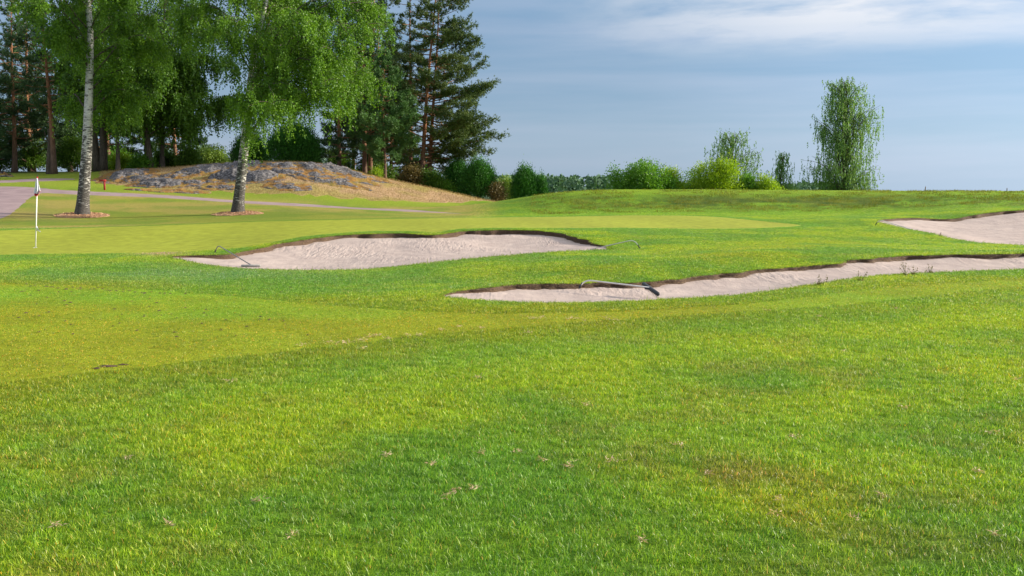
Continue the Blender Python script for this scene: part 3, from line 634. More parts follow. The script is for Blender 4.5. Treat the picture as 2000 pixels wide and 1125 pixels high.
def pine(label, group, base, H_, lean, rad, h0, width, nb, mat, seed, name='pine_tree', dens=1.0, tri=.20, bark=None, shape=None, path=None, azb=None, droop=0.1, cat='pine'):
    r = np.random.default_rng(seed); root = empty(name, tuple(base), label, cat, group); og = tuple(base)
    P = trunk_path(base, H_, lean, .15, r=r) if path is None else np.asarray(path, float); t2 = np.linspace(0, 1, 24)
    a = Acc(); tube(a, interp(P, t2), rad * (1 - .92 * t2 ** .7) * (1 + .3 * np.exp(-t2 * H_ / .5)), 10); a.build('trunk', bark or M['pine_bark'], root, True, og)
    br = Acc(); nd = Acc(); C_ = []; D_ = []
    shape = shape or (lambda t: (1 - t) ** .6 * (.45 + .55 * min(1, t * 4)))
    for i in range(nb):
        t = (i + r.random()) / nb; hgt = h0 + (.985 - h0) * t; L = max(.35, width * shape(t) * r.uniform(.45, 1.2)); az = i * 2.399 + r.normal() * .5
        if azb is not None and r.random() < azb[1]: az = azb[0] + r.normal() * .7
        st = interp(P, hgt); s = np.linspace(0, 1, 7); o_ = np.array([math.cos(az), math.sin(az), 0])
        Q = st + o_ * L * s[:, None]; tl = r.normal() * .16; Q[:, 2] += L * ((.12 + tl) * s - droop * s + (.10 + .25 * t) * s ** 2) ; Q[1:] += np.cumsum(r.normal(size=(6, 3)), 0) * L * .022
        rr = max(.012, rad * .28 * (1 - .7 * hgt)); tube(br, Q, rr * (1 - .8 * s) + .005, 4, False)
        nt = int(max(5, L * 9 * dens))
        for k in range(nt):
            u = r.uniform(.30, 1.0) ** .75; q = interp(Q, u); a2 = az + r.normal() * .85; l2 = L * r.uniform(.08, .30) * (1.25 - u * .6)
            m = max(4, int(l2 * 15)); s2 = r.random(m) ** .7; e = q + np.array([math.cos(a2), math.sin(a2), 0]) * (l2 * 1.1 * s2[:, None]); e[:, 2] += .18 * s2 * l2 + r.normal(size=m) * .13 * min(1, L * .4) + .02 + r.normal() * .10; e[:, :2] += r.normal(size=(m, 2)) * .06
            dd = np.tile([math.cos(a2) * .7, math.sin(a2) * .7, .55], (m, 1)) + r.normal(size=(m, 3)) * .25
            C_.append(e); D_.append(dd)
    c = np.concatenate(C_); d = np.concatenate(D_); needles(nd, c, d, tri, tri * .20, 6, .6, r)
    br.build('branches', bark or M['pine_bark'], root, True, og); nd.build('crown', mat, root, False, og)
    return root, len(c) * 7
def bush(label, cat, group, base, lobes, nleaf, size, mat, seed, name='bush', upward=0.0, stems=6, fill=.45, floor=True, crown='foliage'):
    """lobes: (dx, dy, dz, rx, ry, rz) relative to the base; leaves crowd towards the skin of each lobe, in clumps"""
    r = np.random.default_rng(seed); root = empty(name, tuple(base), label, cat, group); og = np.asarray(base, float)
    lo = np.array(lobes, float); wgt = (lo[:, 3] * lo[:, 5]) ** 1.0; n_ = r.choice(len(lo), size=nleaf // 30, p=wgt / wgt.sum())
    jw = 1.75 if upward == 0 else 1.05; d = unit(r.normal(size=(len(n_), 3))); d[:, 2] = np.where(d[:, 2] < -.35, -d[:, 2], d[:, 2]); rad = (1 - fill * r.random(len(n_)) ** 1.6) * (r.uniform(.80, 1.17, len(n_)) if upward == 0 else r.uniform(.93, 1.03, len(n_)))
    cl = lo[n_, :3] + d * lo[n_, 3:] * rad[:, None] + og
    c = np.repeat(cl, 30, 0) + r.normal(size=(len(cl) * 30, 3)) * np.array([1, 1, 1 + upward * 1.2]) * size * jw
    dd = np.repeat(d, 30, 0) + r.normal(size=c.shape) * .6; dd[:, 2] += upward * 1.6
    if floor: k = c[:, 2] > H(c[:, 0], c[:, 1]) - .05; c, dd = c[k], dd[k]
    lv = Acc(); leaves(lv, c, dd, size * r.uniform(.7, 1.3, len(c)), size * (.62 if upward == 0 else .38), r); lv.build(crown, mat, root, False, tuple(og))
    st = Acc()
    for i in range(stems):
        L = lo[r.integers(len(lo))]; e = og + L[:3] + r.normal(size=3) * .25 * L[3:]; b = og + np.array([r.normal() * .12, r.normal() * .12, -.1])
        s = np.linspace(0, 1, 6)[:, None]; Q = b + (e - b) * s + np.array([0, 0, 1.]) * np.sin(s * 3.14) * .15; tube(st, Q, .05 * (1 - .8 * s[:, 0]), 5, False)
    st.build('stems', M['bark'], root, True, tuple(og)); return root

cnt = 0
# ---- the two birches on the lawn
bA = G(160, 422); 
def path_to(base, pts, d, top):
    """trunk spine through photo points at the depth of its foot, continued above the picture"""
    P = [np.asarray(base) - [0, 0, .15], np.asarray(base)] + [PT(px, py, d) for px, py in pts]
    P.append(np.array([P[-1][0] + top[0], P[-1][1] + top[1], base[2] + top[2]])); P = np.array(P)
    z = np.concatenate([[0], np.cumsum(np.linalg.norm(np.diff(P, axis=0), axis=1))]); z /= z[-1]; t = np.linspace(0, 1, 30)
    return np.array([np.interp(t, z, P[:, i]) for i in range(3)]).T
def rA(t): return 3.9 * min(1, (1 - t) * 2.2 + .12) * (.75 + .25 * t)
pA = path_to(bA, [(163, 385), (170, 290), (175, 150), (177, 60), (171, 0)], bA[1], (.5, .3, 17.5))
o, k = weeping_birch('birch_tree', 'tall white-barked birch nearest the flagstick, its long trunk bare up to the foliage', 'birch', 'two birches in bark mulch rings', bA, 17.5, (0, 0), .31, rA, .27, 40, 170, 28, .10, M['birch_leaf'], M['birch_bark'], 31, (.3, .25), path=pA, ztop=12.5, drop=(.6, 2.4)); cnt += k
bB = G(464, 418)
def rB(t): return 5.6 * min(1, (1 - t) * 1.9 + .12)
pB = path_to(bB, [(467, 385), (480, 262), (490, 150), (505, 60), (521, 0)], bB[1], (.5, .2, 16))
o, k = weeping_birch('birch_tree', 'full drooping birch in front of the rock outcrop, dark trunk bright along its right edge', 'birch', 'two birches in bark mulch rings', bB, 16, (0, 0), .29, rB, .21, 60, 170, 32, .095, M['birch_leaf'], M['birch_bark'], 47, (.1, .45), asym=.2, path=pB, ztop=12.5, drop=(.7, 2.5)); cnt += k
print('birches', cnt, time.time() - T0)
# mulch rings
m_, n_, l_, b_, o_ = material('bark_mulch'); f_ = noise(n_, l_, 24, 3, .8, coords(n_, l_)); l_.new(ramp(n_, l_, f_, [(.3, (.17, .08, .04)), (.5, (.44, .24, .13)), (.72, (.66, .44, .28))]), b_.inputs['Base Color']); bump(n_, l_, b_, f_, 1, .05); M['mulch'] = m_
m_, n_, l_, b_, o_ = material('wood_chips'); r_ = N(n_, 'ShaderNodeAttribute', attribute_name='rnd'); l_.new(ramp(n_, l_, r_.outputs['Fac'], [(0, (.18, .09, .05)), (.5, (.48, .27, .15)), (1, (.75, .52, .34))]), b_.inputs['Base Color']); M['chips'] = m_
for c0, w_, lb in ((bA, 1.24, 'ring of light bark mulch round the birch near the flagstick'), (bB, 1.20, 'ring of light bark mulch round the birch before the rocks')):
    c0 = c0 + [0.0, .0, 0]; th = np.linspace(0, 2 * np.pi, 64, endpoint=False); a = Acc(); v = [np.array([c0[0], c0[1], ground_at(c0[0], c0[1]) + .10])]
    for kk in (.35, .7, .92, 1.0, 1.03):
        rr = w_ * kk * (1 + .05 * np.sin(th * 3 + kk) + .02 * np.sin(th * 11)); x, y = c0[0] + rr * np.cos(th), c0[1] + rr * np.sin(th)
        v.append(np.stack([x, y, H(x, y) + (.10, .085, .045, .02, -.03)[(.35, .7, .92, 1.0, 1.03).index(kk)]], 1))
    v = np.vstack(v); j = np.arange(64); jn = (j + 1) % 64; t_ = np.stack([0 * j, 1 + j, 1 + jn], 1); q_ = np.concatenate([np.stack([1 + q * 64 + j, 1 + (q + 1) * 64 + j, 1 + (q + 1) * 64 + jn, 1 + q * 64 + jn], 1) for q in range(4)])
    root = empty('mulch_ring', tuple(c0), lb, 'mulch ring', 'mulch rings round the birches'); a.add(v, q_, t_); a.build('mulch_bed', M['mulch'], root, True, tuple(c0))
    n = 2600; aa = rng.random(n) * 6.283; rr = w_ * np.sqrt(rng.random(n)) * 1.05; x, y = c0[0] + rr * np.cos(aa), c0[1] + rr * np.sin(aa); c = np.stack([x, y, H(x, y) + .035 + .07 * sstep(1, .6, rr / w_)], 1)
    d = rng.normal(size=(n, 3)); d[:, 2] *= .35; a = Acc(); leaves(a, c, d, .075, .03); oo = a.build('bark_chips', M['chips'], root, False, tuple(c0)); oo['kind'] = 'stuff'

# ---- trees standing behind, left of the rocks
g3 = 'weeping birches behind the outcrop'
for lb, px, d, hh, rr_, wth, h0, seed, ld in [('leaning dark-stemmed birch rising behind the left end of the rock outcrop', 297, 76, 17, .24, 4.3, .18, 5, -1.2),
                      ('forked dark birch behind the left part of the rock outcrop', 318, 77, 15, .22, 3.8, .22, 6, .8),
                      ('birch behind the pale-trunked birch nearest the flagstick', 232, 74, 16, .17, 3.6, .25, 8, .3),
                      ('slender birch filling the gap above the middle of the rocks', 372, 79, 15.5, .15, 4.0, .26, 9, .3)]:
    b = on_ground(px, d)
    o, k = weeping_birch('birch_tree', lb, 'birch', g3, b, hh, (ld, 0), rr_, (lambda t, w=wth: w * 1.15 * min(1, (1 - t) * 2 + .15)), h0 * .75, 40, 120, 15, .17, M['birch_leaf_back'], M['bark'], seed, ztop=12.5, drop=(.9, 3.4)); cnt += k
print('birches', cnt, time.time() - T0)
b = on_ground(197, 76); a = Acc(); root = empty('oak_tree', tuple(b), 'thick dark double trunk just right of the white birch trunk', 'tree')
for dx, top, rr_, hh in ((-.22, -.5, .30, 13), (.28, .35, .30, 14)):
    Pp = trunk_path(b + [dx, 0, 0], hh, (top, 0), .1); tube(a, Pp, rr_ * (1 - .8 * np.linspace(0, 1, len(Pp))) * (1 + .2 * np.exp(-np.linspace(0, 8, len(Pp)))), 10)
a.build('trunk', M['bark'], root, True, tuple(b)); lv = Acc(); rr = np.random.default_rng(3); nn = 700; cl = b + np.array([0, 0, 9.]) + unit(rr.normal(size=(nn, 3))) * rr.random((nn, 1)) ** .4 * [3.4, 3, 5.5]
cl = np.repeat(cl, 20, 0) + rr.normal(size=(nn * 20, 3)) * .3; leaves(lv, cl, rr.normal(size=cl.shape) + [0, 0, -.3], .16, .11, rr); lv.build('crown', M['under'], root, False, tuple(b))

gp = 'dark conifers of the left wood'; tot = 0
for lb, px, d, hh, rr_, h0, wd, nb, mt, seed, nm in [
    ('pine with a reddish upper trunk standing on the grass edge left of the white birch', 107, 75, 16, .26, .30, 3.8, 60, 'needle', 11, 'pine_tree'),
    ('dark pine at the far left with a low dead limb', 30, 79, 15, .24, .16, 4.2, 70, 'needle', 12, 'pine_tree'),
    ('conifer cut by the left picture edge', -25, 78, 12.5, .24, .08, 3.8, 70, 'needle', 13, 'spruce_tree'),
    ('dense conifer behind the far left pine', 66, 88, 16.5, .24, .06, 4.4, 80, 'needle', 14, 'spruce_tree'),
    ('dense conifer deep in the wood behind the reddish pine', 140, 92, 19, .26, .05, 4.6, 80, 'needle', 15, 'spruce_tree'),
    ('dense conifer behind the thick double trunk', 215, 93, 19, .26, .12, 4.6, 80, 'needle', 16, 'spruce_tree'),
    ('dense conifer between the far left pine and the reddish pine', 62, 84, 14, .24, .03, 4.0, 80, 'needle', 18, 'spruce_tree'),
    ('dense conifer filling the gap right of the white birch trunk', 178, 96, 17, .24, .03, 4.6, 80, 'needle', 19, 'spruce_tree'),
    ('dense conifer rising behind the leaning dark birch', 290, 96, 19, .26, .12, 4.4, 70, 'needle', 17, 'spruce_tree'),
    ('dense conifer behind the forked dark birch', 345, 97, 17, .24, .10, 4.2, 66, 'needle', 20, 'spruce_tree')]:
    b = on_ground(px, d); o, k = pine(lb, gp, b, hh, (rng.normal() * .3, 0), rr_, h0, wd, nb, M[mt], seed, nm, .7, .28, cat='pine' if nm == 'pine_tree' else 'spruce', shape=(None if nm == 'pine_tree' else (lambda t: (1 - t) ** .75))); tot += k
# grey dead stem leaning on the reddish pine
b = on_ground(97, 75); Pp = trunk_path(b, 3.6, (.18, 0), .05); a = Acc(); tube(a, Pp, np.linspace(.24, .10, len(Pp)), 9); tube(a, np.array([Pp[9], Pp[9] + [-.35, .1, .5], Pp[9] + [-.4, .1, 1.1]]), [.06, .04, .01], 5)
o = a.build('dead_trunk', M['bark'], None, True, tuple(b)); tag(o, 'broken grey dead trunk close against the left of the reddish pine', 'dead tree')
# ---- the pine group right of the outcrop
gr_ = 'pines grouped behind the right end of the outcrop'
wide = lambda t: (1 - t) ** .45 * (.75 + .25 * math.sin(t * 23)) 
for lb, px, d, hh, rr_, h0, wd, nb, mt, seed, ld, az, dn_ in [
    ('dark pine at the left of the group, just right of the drooping birch', 664, 80, 17, .22, .06, 3.4, 80, 'needle', 21, .2, None, .8),
    ('tall pine with twin dark trunk, left in the group', 712, 81, 19, .25, .16, 3.6, 74, 'needle', 22, .3, None, .8),
    ('straight tall pine rising behind the young pine', 724, 84, 21, .25, .14, 4.0, 84, 'needle', 23, .6, None, .8),
    ('young bright green pine with a slim reddish stem in front of the group', 752, 74, 10.0, .13, .14, 3.1, 120, 'needle_young', 24, .1, None, 1.15),
    ('tall slender pine with a bare reddish stem, in the centre of the group', 800, 80, 20, .21, .25, 3.2, 60, 'needle_lit', 25, .4, None, .8),
    ('tall leaning pine near the right of the group, its reddish trunk visible through gaps', 822, 78, 19, .25, .12, 4.0, 95, 'needle_lit', 26, 1.6, (0.0, .30), .85),
    ('rightmost tall pine whose wide layered branches reach out over the junipers', 838, 79, 17.5, .24, .12, 5.5, 105, 'needle_lit', 27, 1.0, (0.0, .62), .95),
    ('dark low pine filling the back of the group', 765, 90, 14, .24, .04, 4.4, 90, 'needle', 28, 0, None, .8),
    ('dense pine crown high between the drooping birch and the tall trunks', 745, 92, 21, .25, .20, 4.6, 90, 'needle', 30, 0, None, .8),
    ('dark low pine behind the gap between the tall trunks', 690, 91, 13, .24, .04, 4.2, 80, 'needle', 29, 0, None, .8)]:
    b = on_ground(px, d); o, k = pine(lb, gr_, b, hh, (ld, 0), rr_, h0, wd, nb, M[mt], seed, 'pine_tree', dn_ * (1.12 if seed != 27 else .9), .27 if seed != 27 else .23, azb=az, shape={26: wide, 27: lambda t: min(1, .42 + 3.6 * t) * (1 - t) ** .42}.get(seed), droop=.22 if seed == 27 else .1); tot += k
print('pines', tot, time.time() - T0)

# ---- junipers, bushes
def lumps(w_, h_, n, seed, base=.25):
    r = np.random.default_rng(seed); L = [(0, 0, h_ * .42, w_ * .31, w_ * .31, h_ * .44)]
    for i in range(n):
        a_ = r.random() * 6.283; s = min(w_ * r.uniform(.09, .22), h_ * .34); z = h_ * r.uniform(base * .7, .95) - s * .6; q = (w_ * .5 - s * .7) * r.uniform(.3, 1.0) * math.sqrt(max(.15, 1 - (z / h_) ** 2)); L.append((q * math.cos(a_), q * math.sin(a_) * .8, z, s, s, s * r.uniform(.8, 1.1)))
    return L
def size_at(px0, px1, ytop, d): return (px1 - px0) / FPX * d, PT(0, ytop, d)[2]
def place_bush(lb, cat, grp, px0, px1, ytop, d, n, size, mat, seed, name='bush', upward=0, cone=False, lum=9, fill=.45):
    w_, zt = size_at(px0, px1, ytop, d); b = on_ground((px0 + px1) / 2, d); h_ = zt - b[2]
    if cone: L = [(0, 0, h_ * .40, w_ * .47, w_ * .42, h_ * .44), (w_ * .03, 0, h_ * .62, w_ * .33, w_ * .3, h_ * .36), (-w_ * .2, 0, h_ * .4, w_ * .25, w_ * .3, h_ * .36), (w_ * .2, 0, h_ * .36, w_ * .26, w_ * .3, h_ * .34), (0, 0, h_ * .15, w_ * .46, w_ * .4, h_ * .2)]
    else:
        w_ *= 1.2 if name == 'shrub' else 1.0; L = lumps(w_, h_, lum, seed) + [(-w_ * .28, 0, h_ * .22, w_ * .22, w_ * .22, h_ * .24), (w_ * .28, 0, h_ * .22, w_ * .22, w_ * .22, h_ * .24), (0, 0, h_ * .2, w_ * .35, w_ * .3, h_ * .25)]
    return bush(lb, cat, grp, b, L, n, size, M[mat], seed, name, upward, fill=fill)
J = 'clipped-looking round junipers'
place_bush('large rounded dark green juniper, the widest right of the pines', 'juniper', J, 897, 972, 316, 76, 26000, .15, 'juniper', 41, 'juniper_bush', .8, True)
place_bush('narrower dark juniper overlapping the left of the largest one', 'juniper', J, 868, 918, 311, 78, 18000, .15, 'juniper', 42, 'juniper_bush', .8, True)
place_bush('pointed dark juniper standing alone left of the distant forest strip', 'juniper', J, 1000, 1050, 329, 76, 16000, .15, 'juniper', 43, 'juniper_bush', .8, True)
place_bush('smallest juniper touching the right of the pointed one', 'juniper', J, 1044, 1067, 345, 76, 7000, .13, 'juniper', 44, 'juniper_bush', .8, True)
place_bush('bright dense juniper behind the rock outcrop beneath the drooping birch', 'juniper', None, 520, 632, 242, 80, 42000, .16, 'juniper', 45, 'juniper_bush', .8, True)
place_bush('dark juniper directly behind the drooping birch trunk', 'juniper', None, 452, 530, 262, 82, 18000, .16, 'juniper', 46, 'juniper_bush', .8, True)
place_bush('brownish dry bush at the right foot of the largest juniper', 'bush', None, 958, 982, 352, 75, 2500, .12, 'brown_brush', 47)
place_bush('pale green leafy bush between the largest and the pointed juniper', 'bush', None, 966, 1008, 338, 82, 7000, .14, 'pale', 48)
place_bush('small vivid yellow-green sapling before the dark pine trunks', 'sapling', None, 724, 746, 330, 73, 900, .10, 'bush_yellow', 49, 'sapling', lum=4)
U = 'undergrowth bushes at the foot of the pines'
place_bush('brown-green brush at the right foot of the pines', 'bush', U, 778, 830, 325, 76, 7000, .14, 'brown_brush', 50)
place_bush('dark green brush below the layered pine branches', 'bush', U, 815, 868, 338, 76, 8000, .14, 'under', 51)
place_bush('low green bush on the slope left of the junipers', 'bush', U, 845, 886, 356, 76, 5000, .12, 'bush', 52)
place_bush('tall dark shrub filling the gap under the right pines', 'bush', U, 800, 850, 308, 82, 9000, .16, 'juniper', 53)
place_bush('dim bush behind the leftmost pine stem of the group', 'bush', U, 625, 705, 296, 86, 9000, .16, 'under', 54)
place_bush('dim bush low behind the twin pine trunks', 'bush', U, 690, 790, 312, 88, 9000, .16, 'under', 55)
V = 'leafy undergrowth of the left wood'
for i, (lb, a_, b_x, yt, d, mt) in enumerate([
    ('dark leafy bush at the far left edge behind the small boulder', -40, 40, 285, 86, 'under'), ('leafy bush between the far left pine and the reddish pine', 35, 100, 272, 84, 'under'),
    ('many-stemmed dark bush left of the white birch trunk', 115, 185, 262, 82, 'under'), ('green bush between the double trunk and the rocks', 208, 262, 290, 84, 'bush'),
    ('sunny low bush at the left end of the rocks', 222, 268, 305, 80, 'bush_yellow'), ('fine feathery bush on top of the left rocks', 262, 300, 306, 76, 'bush'),
    ('small bush between the leaning and the forked birch stems', 300, 348, 296, 80, 'under'), ('thin bush on the rocks left of the drooping birch', 352, 392, 290, 78, 'under'),
    ('pale hazy bush in the gap left of the drooping birch trunk', 388, 455, 288, 86, 'pale')]):
    place_bush(lb, 'bush', V, a_, b_x, yt, d, 7000, .15, mt, 60 + i)
K = 'shrubs along the mound crest'
place_bush('big rounded green shrub at the left end of the row on the mound crest', 'shrub', K, 1192, 1312, 317, 69, 17000, .135, 'bush', 71, 'shrub', lum=16, fill=.6)
place_bush('yellow-green shrub leaning out right of the big rounded shrub', 'shrub', K, 1278, 1332, 331, 70, 6000, .125, 'bush_yellow', 72, 'shrub', lum=9, fill=.7)
place_bush('loose open shrub between the rounded and the yellow shrubs', 'shrub', K, 1328, 1385, 330, 71, 4500, .12, 'bush', 73, 'shrub', lum=12, fill=.8)
place_bush('tallest yellow-green shrub below the left weeping birch', 'shrub', K, 1352, 1446, 316, 69.5, 12500, .125, 'bush_yellow', 74, 'shrub', lum=14, fill=.65)
place_bush('low shrub right of the tallest yellow-green shrub', 'shrub', K, 1436, 1478, 344, 70, 4000, .12, 'bush', 75, 'shrub', lum=7, fill=.7)
place_bush('low mixed shrub at the right end of the row before the small birch', 'shrub', K, 1468, 1522, 346, 70, 5000, .12, 'bush_yellow', 76, 'shrub', lum=9, fill=.7)
Wb = 'weeping birches beyond the mound'
def airy_birch(label, px, d, env, ns, seed):
    """env: rows of (photo row, left, right) half widths in photo px; hanging strands fill that outline in depth too"""
    r = np.random.default_rng(seed); b = on_ground(px, d); root = empty('weeping_birch', tuple(b), label, 'birch', Wb); og = tuple(b)
    env = np.array([(PT(0, e[0], d)[2], 1.16 * e[1] / FPX * d, 1.16 * e[2] / FPX * d) for e in env])[::-1]; z1 = env[-1, 0]; zb = b[2]
    tr = Acc(); br = Acc(); lv = Acc(); P = trunk_path(b, z1 - zb - .4, (0, 0), .12, r=r); tube(tr, P, np.linspace(.09, .012, len(P)) * (z1 - zb) / 11, 8); tr.build('trunk', M['bark'], root, True, og)
    cc = []; dd = []; k = 0; hubs = []
    for i in range(int(ns / 9)):
        z = zb + (z1 - zb) * r.uniform(.05, .97) ** .85; L = np.interp(z, env[:, 0], env[:, 1]); R_ = np.interp(z, env[:, 0], env[:, 2]); w_ = (R_ - L) / 2; aa = r.random() * 6.283; q = r.random() ** .32
        e = np.array([b[0] + (L + R_) / 2 + w_ * q * math.cos(aa), b[1] + w_ * .8 * q * math.sin(aa), z]); t0 = np.clip((z - zb - w_ * r.uniform(.7, 1.3)) / (z1 - zb), .05, .93); p0 = interp(P, t0)
        s_ = np.linspace(0, 1, 6)[:, None]; Q = p0 + (e - p0) * s_; Q[:, 2] += np.sin(s_[:, 0] * 3.14) * .25 * w_; tube(br, Q, np.linspace(.035, .008, 6), 3, False)
        if vnoise(np.array([e[0] * .9]), np.array([e[2] * .75]), seed)[0] < .17: continue
        for u in range(12):
            q_ = interp(Q, r.uniform(.35, 1.0)) + r.normal(size=3) * [.34, .34, .22]; ln = r.uniform(.4, 1.5) * (.6 if z > z1 - 1.5 else 1); m = int(ln * 13) + 3; t = np.sort(r.random(m)); sw = r.normal(size=2) * .07
            c = np.column_stack([q_[0] + sw[0] * t, q_[1] + sw[1] * t, q_[2] - ln * t]) + r.normal(size=(m, 3)) * .022; cc.append(c); dv = r.normal(size=(m, 3)) * .35; dv[:, 2] -= 1; dd.append(dv)
    c = np.concatenate(cc); dd = np.concatenate(dd); k = c[:, 2] > H(c[:, 0], c[:, 1]) + .02; leaves(lv, c[k], dd[k], .17 * r.uniform(.7, 1.3, k.sum()), .065, r)
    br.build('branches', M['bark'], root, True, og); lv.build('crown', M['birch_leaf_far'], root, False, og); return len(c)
print(airy_birch('tall weeping birch standing alone on the right horizon', 1648, 86, [(143,-6,4),(152,-24,10),(163,-36,24),(175,-42,52),(200,-50,58),(235,-60,60),(262,-56,58),(290,-46,52),(303,-60,50),(312,-80,54),(330,-72,60),(345,-52,66),(360,-46,68),(376,-52,72)], 2150, 182),
 airy_birch('middle-sized weeping birch behind the yellow-green shrubs', 1430, 88, [(247,-4,14),(256,-22,24),(270,-36,40),(283,-48,52),(300,-52,50),(318,-46,46),(340,-34,40),(372,-30,34)], 780, 81),
 airy_birch('small thin birch between the shrub row and the tall weeping birch', 1527, 86, [(292,-2,4),(302,-10,8),(325,-12,10),(340,-18,16),(356,-22,20),(374,-20,20)], 300, 83))
# ---- far forest: one mass along the horizon
r = np.random.default_rng(5); a = Acc(); c = []; dd = []
for i in range(1500):
    aa = r.uniform(-.7, .75); d = r.uniform(300, 380); px = aa * FPX + 1000; top = 347.5 + 1.5 * math.sin(px * .03) + r.normal() * 1.6
    if px > 1640 or px < 620: continue
    if px > 1190: top = 362 + r.normal() * 2
    if px > 1640: top = 371 + r.normal() * 1.2
    x = aa * d; zt = PT(0, top, d)[2]; hh = zt + 7; w_ = r.uniform(1.6, 2.6); con = r.random() < .35; m = 60; t = r.random(m)
    rad = w_ * ((1 - t) ** .8 if con else np.sqrt(np.clip(1 - (2 * t - 1) ** 2, 0, 1)) * 1.2) * np.sqrt(r.random(m)); az = r.random(m) * 6.283
    c.append(np.stack([x + rad * np.cos(az), d + rad * np.sin(az), zt - (1 - t) * hh * .9], 1)); dd.append(r.normal(size=(m, 3)) + [0, 0, .5])
c = np.concatenate(c); leaves(a, c, np.concatenate(dd), 1.7, 1.2, r); o = a.build('far_forest', M['forest']); tag(o, 'distant mixed forest along the horizon', 'forest', kind='stuff')
a = Acc(); c = []; dd = []
for i in range(80):
    px = r.uniform(200, 960); d = r.uniform(150, 190); top = r.uniform(285, 318) if px < 640 else r.uniform(336, 352); zt = PT(0, top, d)[2]; hh = zt + 2; w_ = r.uniform(2.2, 4.0); m = 320; t = r.random(m)
    rad = w_ * np.sqrt(np.clip(1 - (1.7 * t - .7) ** 2, 0, 1)) * np.sqrt(r.random(m)); az = r.random(m) * 6.283; x = (px - 1000) / FPX * d
    c.append(np.stack([x + rad * np.cos(az), d + rad * np.sin(az), zt - (1 - t) * hh], 1)); dd.append(r.normal(size=(m, 3)) + [0, 0, .3])
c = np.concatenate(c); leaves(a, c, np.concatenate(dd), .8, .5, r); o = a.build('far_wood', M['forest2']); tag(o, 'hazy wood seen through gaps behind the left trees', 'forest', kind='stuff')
print('trees done', time.time() - T0)
# ---------------------------------------------------------------- rock outcrop: weathered slabs breaking through the hillock
def rock_mat():
    m, n, l, b, o = material('granite'); co = coords(n, l); g = n.new('ShaderNodeNewGeometry'); s = n.new('ShaderNodeSeparateXYZ'); l.new(g.outputs['Normal'], s.inputs[0])
    f = noise(n, l, 1.6, 7, .7, co); f2 = noise(n, l, 6, 6, .72, coords(n, l, (1, 1, 2.2))); f3 = noise(n, l, .9, 5, .6, co)
    c = ramp(n, l, f2, [(.30, (.030, .028, .028)), (.46, (.095, .090, .095)), (.58, (.20, .19, .195)), (.72, (.46, .44, .43))])
    v = N(n, 'ShaderNodeTexVoronoi', feature='DISTANCE_TO_EDGE', ins={'Scale': .9}); mpv = coords(n, l, (1, 1.6, 2.5)); dv = N(n, 'ShaderNodeVectorMath', operation='ADD'); l.new(mpv, dv.inputs[0]); nt_ = N(n, 'ShaderNodeTexNoise', ins={'Scale': 1.3, 'Detail': 4}); l.new(co, nt_.inputs[0]); l.new(nt_.outputs['Color'], dv.inputs[1]); l.new(dv.outputs[0], v.inputs[0])
    cr = ramp(n, l, v.outputs[0], [(0, .35), (.05, 1.)]); c = mix_col(n, l, 1, c, cr, 'MULTIPLY')
    k = math_node(n, l, 'ADD', math_node(n, l, 'MULTIPLY', s.outputs[2], 1.0), math_node(n, l, 'MULTIPLY', math_node(n, l, 'SUBTRACT', f, .5), 1.5)); ri = N(n, 'ShaderNodeAttribute', attribute_name='rise'); k = math_node(n, l, 'SUBTRACT', k, math_node(n, l, 'MULTIPLY', ri.outputs['Fac'], 1.1)); mk = ramp(n, l, k, [(.70, 0.), (.84, 1.)])
    moss = ramp(n, l, f3, [(.35, (.17, .085, .025)), (.5, (.30, .16, .04)), (.65, (.24, .18, .04))])
    c = mix_col(n, l, mk, c, moss); l.new(c, b.inputs['Base Color']); bump(n, l, b, math_node(n, l, 'ADD', f2, math_node(n, l, 'MULTIPLY', cr, .25)), .9, .12); b.inputs['Roughness'].default_value = .9; return m
M['rock'] = rock_mat()
slabs = [(240, 345, 42, 1.7, .42), (215, 356, 22, .8, .22), (275, 352, 45, 1.0, .34), (318, 362, 52, .9, .50), (372, 361, 30, .7, .38), (345, 345, 40, .8, .30), (400, 334, 50, 1.2, .45), (452, 345, 42, 1.0, .55), (505, 349, 36, 1.0, .55),
         (430, 368, 34, .6, .22), (415, 357, 24, .6, .26), (560, 366, 34, .7, .26), (470, 326, 60, 1.2, .38), (545, 326, 58, 1.1, .34), (555, 336, 40, .7, .30), (610, 327, 48, 1.0, .36), (655, 331, 40, 1.2, .40), (690, 341, 34, 1.0, .34), (730, 349, 26, .8, .2), (635, 347, 44, .7, .30), (650, 357, 50, .7, .30), (600, 345, 30, .5, .22), (330, 374, 60, .5, .12), (700, 353, 30, .5, .2)]
gu = np.linspace(-.455, -.125, 420); gv = np.linspace(62, 77, 150); A_, Y_ = np.meshgrid(gu, gv); A_ = A_.ravel(); Y_ = Y_.ravel(); X_ = A_ * Y_
disp = np.full(len(X_), -.28); cov = np.zeros(len(X_))
wx = X_ + .9 * (fbm(X_ / 1.1, Y_ / 1.1, 4, 71) - .5); wy = Y_ + .9 * (fbm(X_ / 1.1, Y_ / 1.1, 4, 72) - .5)
for px, py, w_, dd, h_ in slabs:
    c = G(px, py); hw = w_ * 1.12 / FPX * c[1]; u = (wx - c[0]) / hw; v = (wy - c[1]) / (dd * 1.5); v = np.where(v < 0, v * 1.7, v); r2 = u * u + v * v
    cov = np.maximum(cov, sstep(2.6, 1.2, r2)); disp = np.maximum(disp, -.28 + (h_ + .28) * np.sqrt(np.clip(1 - r2, 0, 1)) ** .8)
rid = 1 - np.abs(2 * fbm(X_ / .8, Y_ / .5, 4, 81) - 1); disp += .38 * (fbm(X_ / .7, Y_ / .45, 4, 82) - .5) + .12 * (rid - .8) - .05
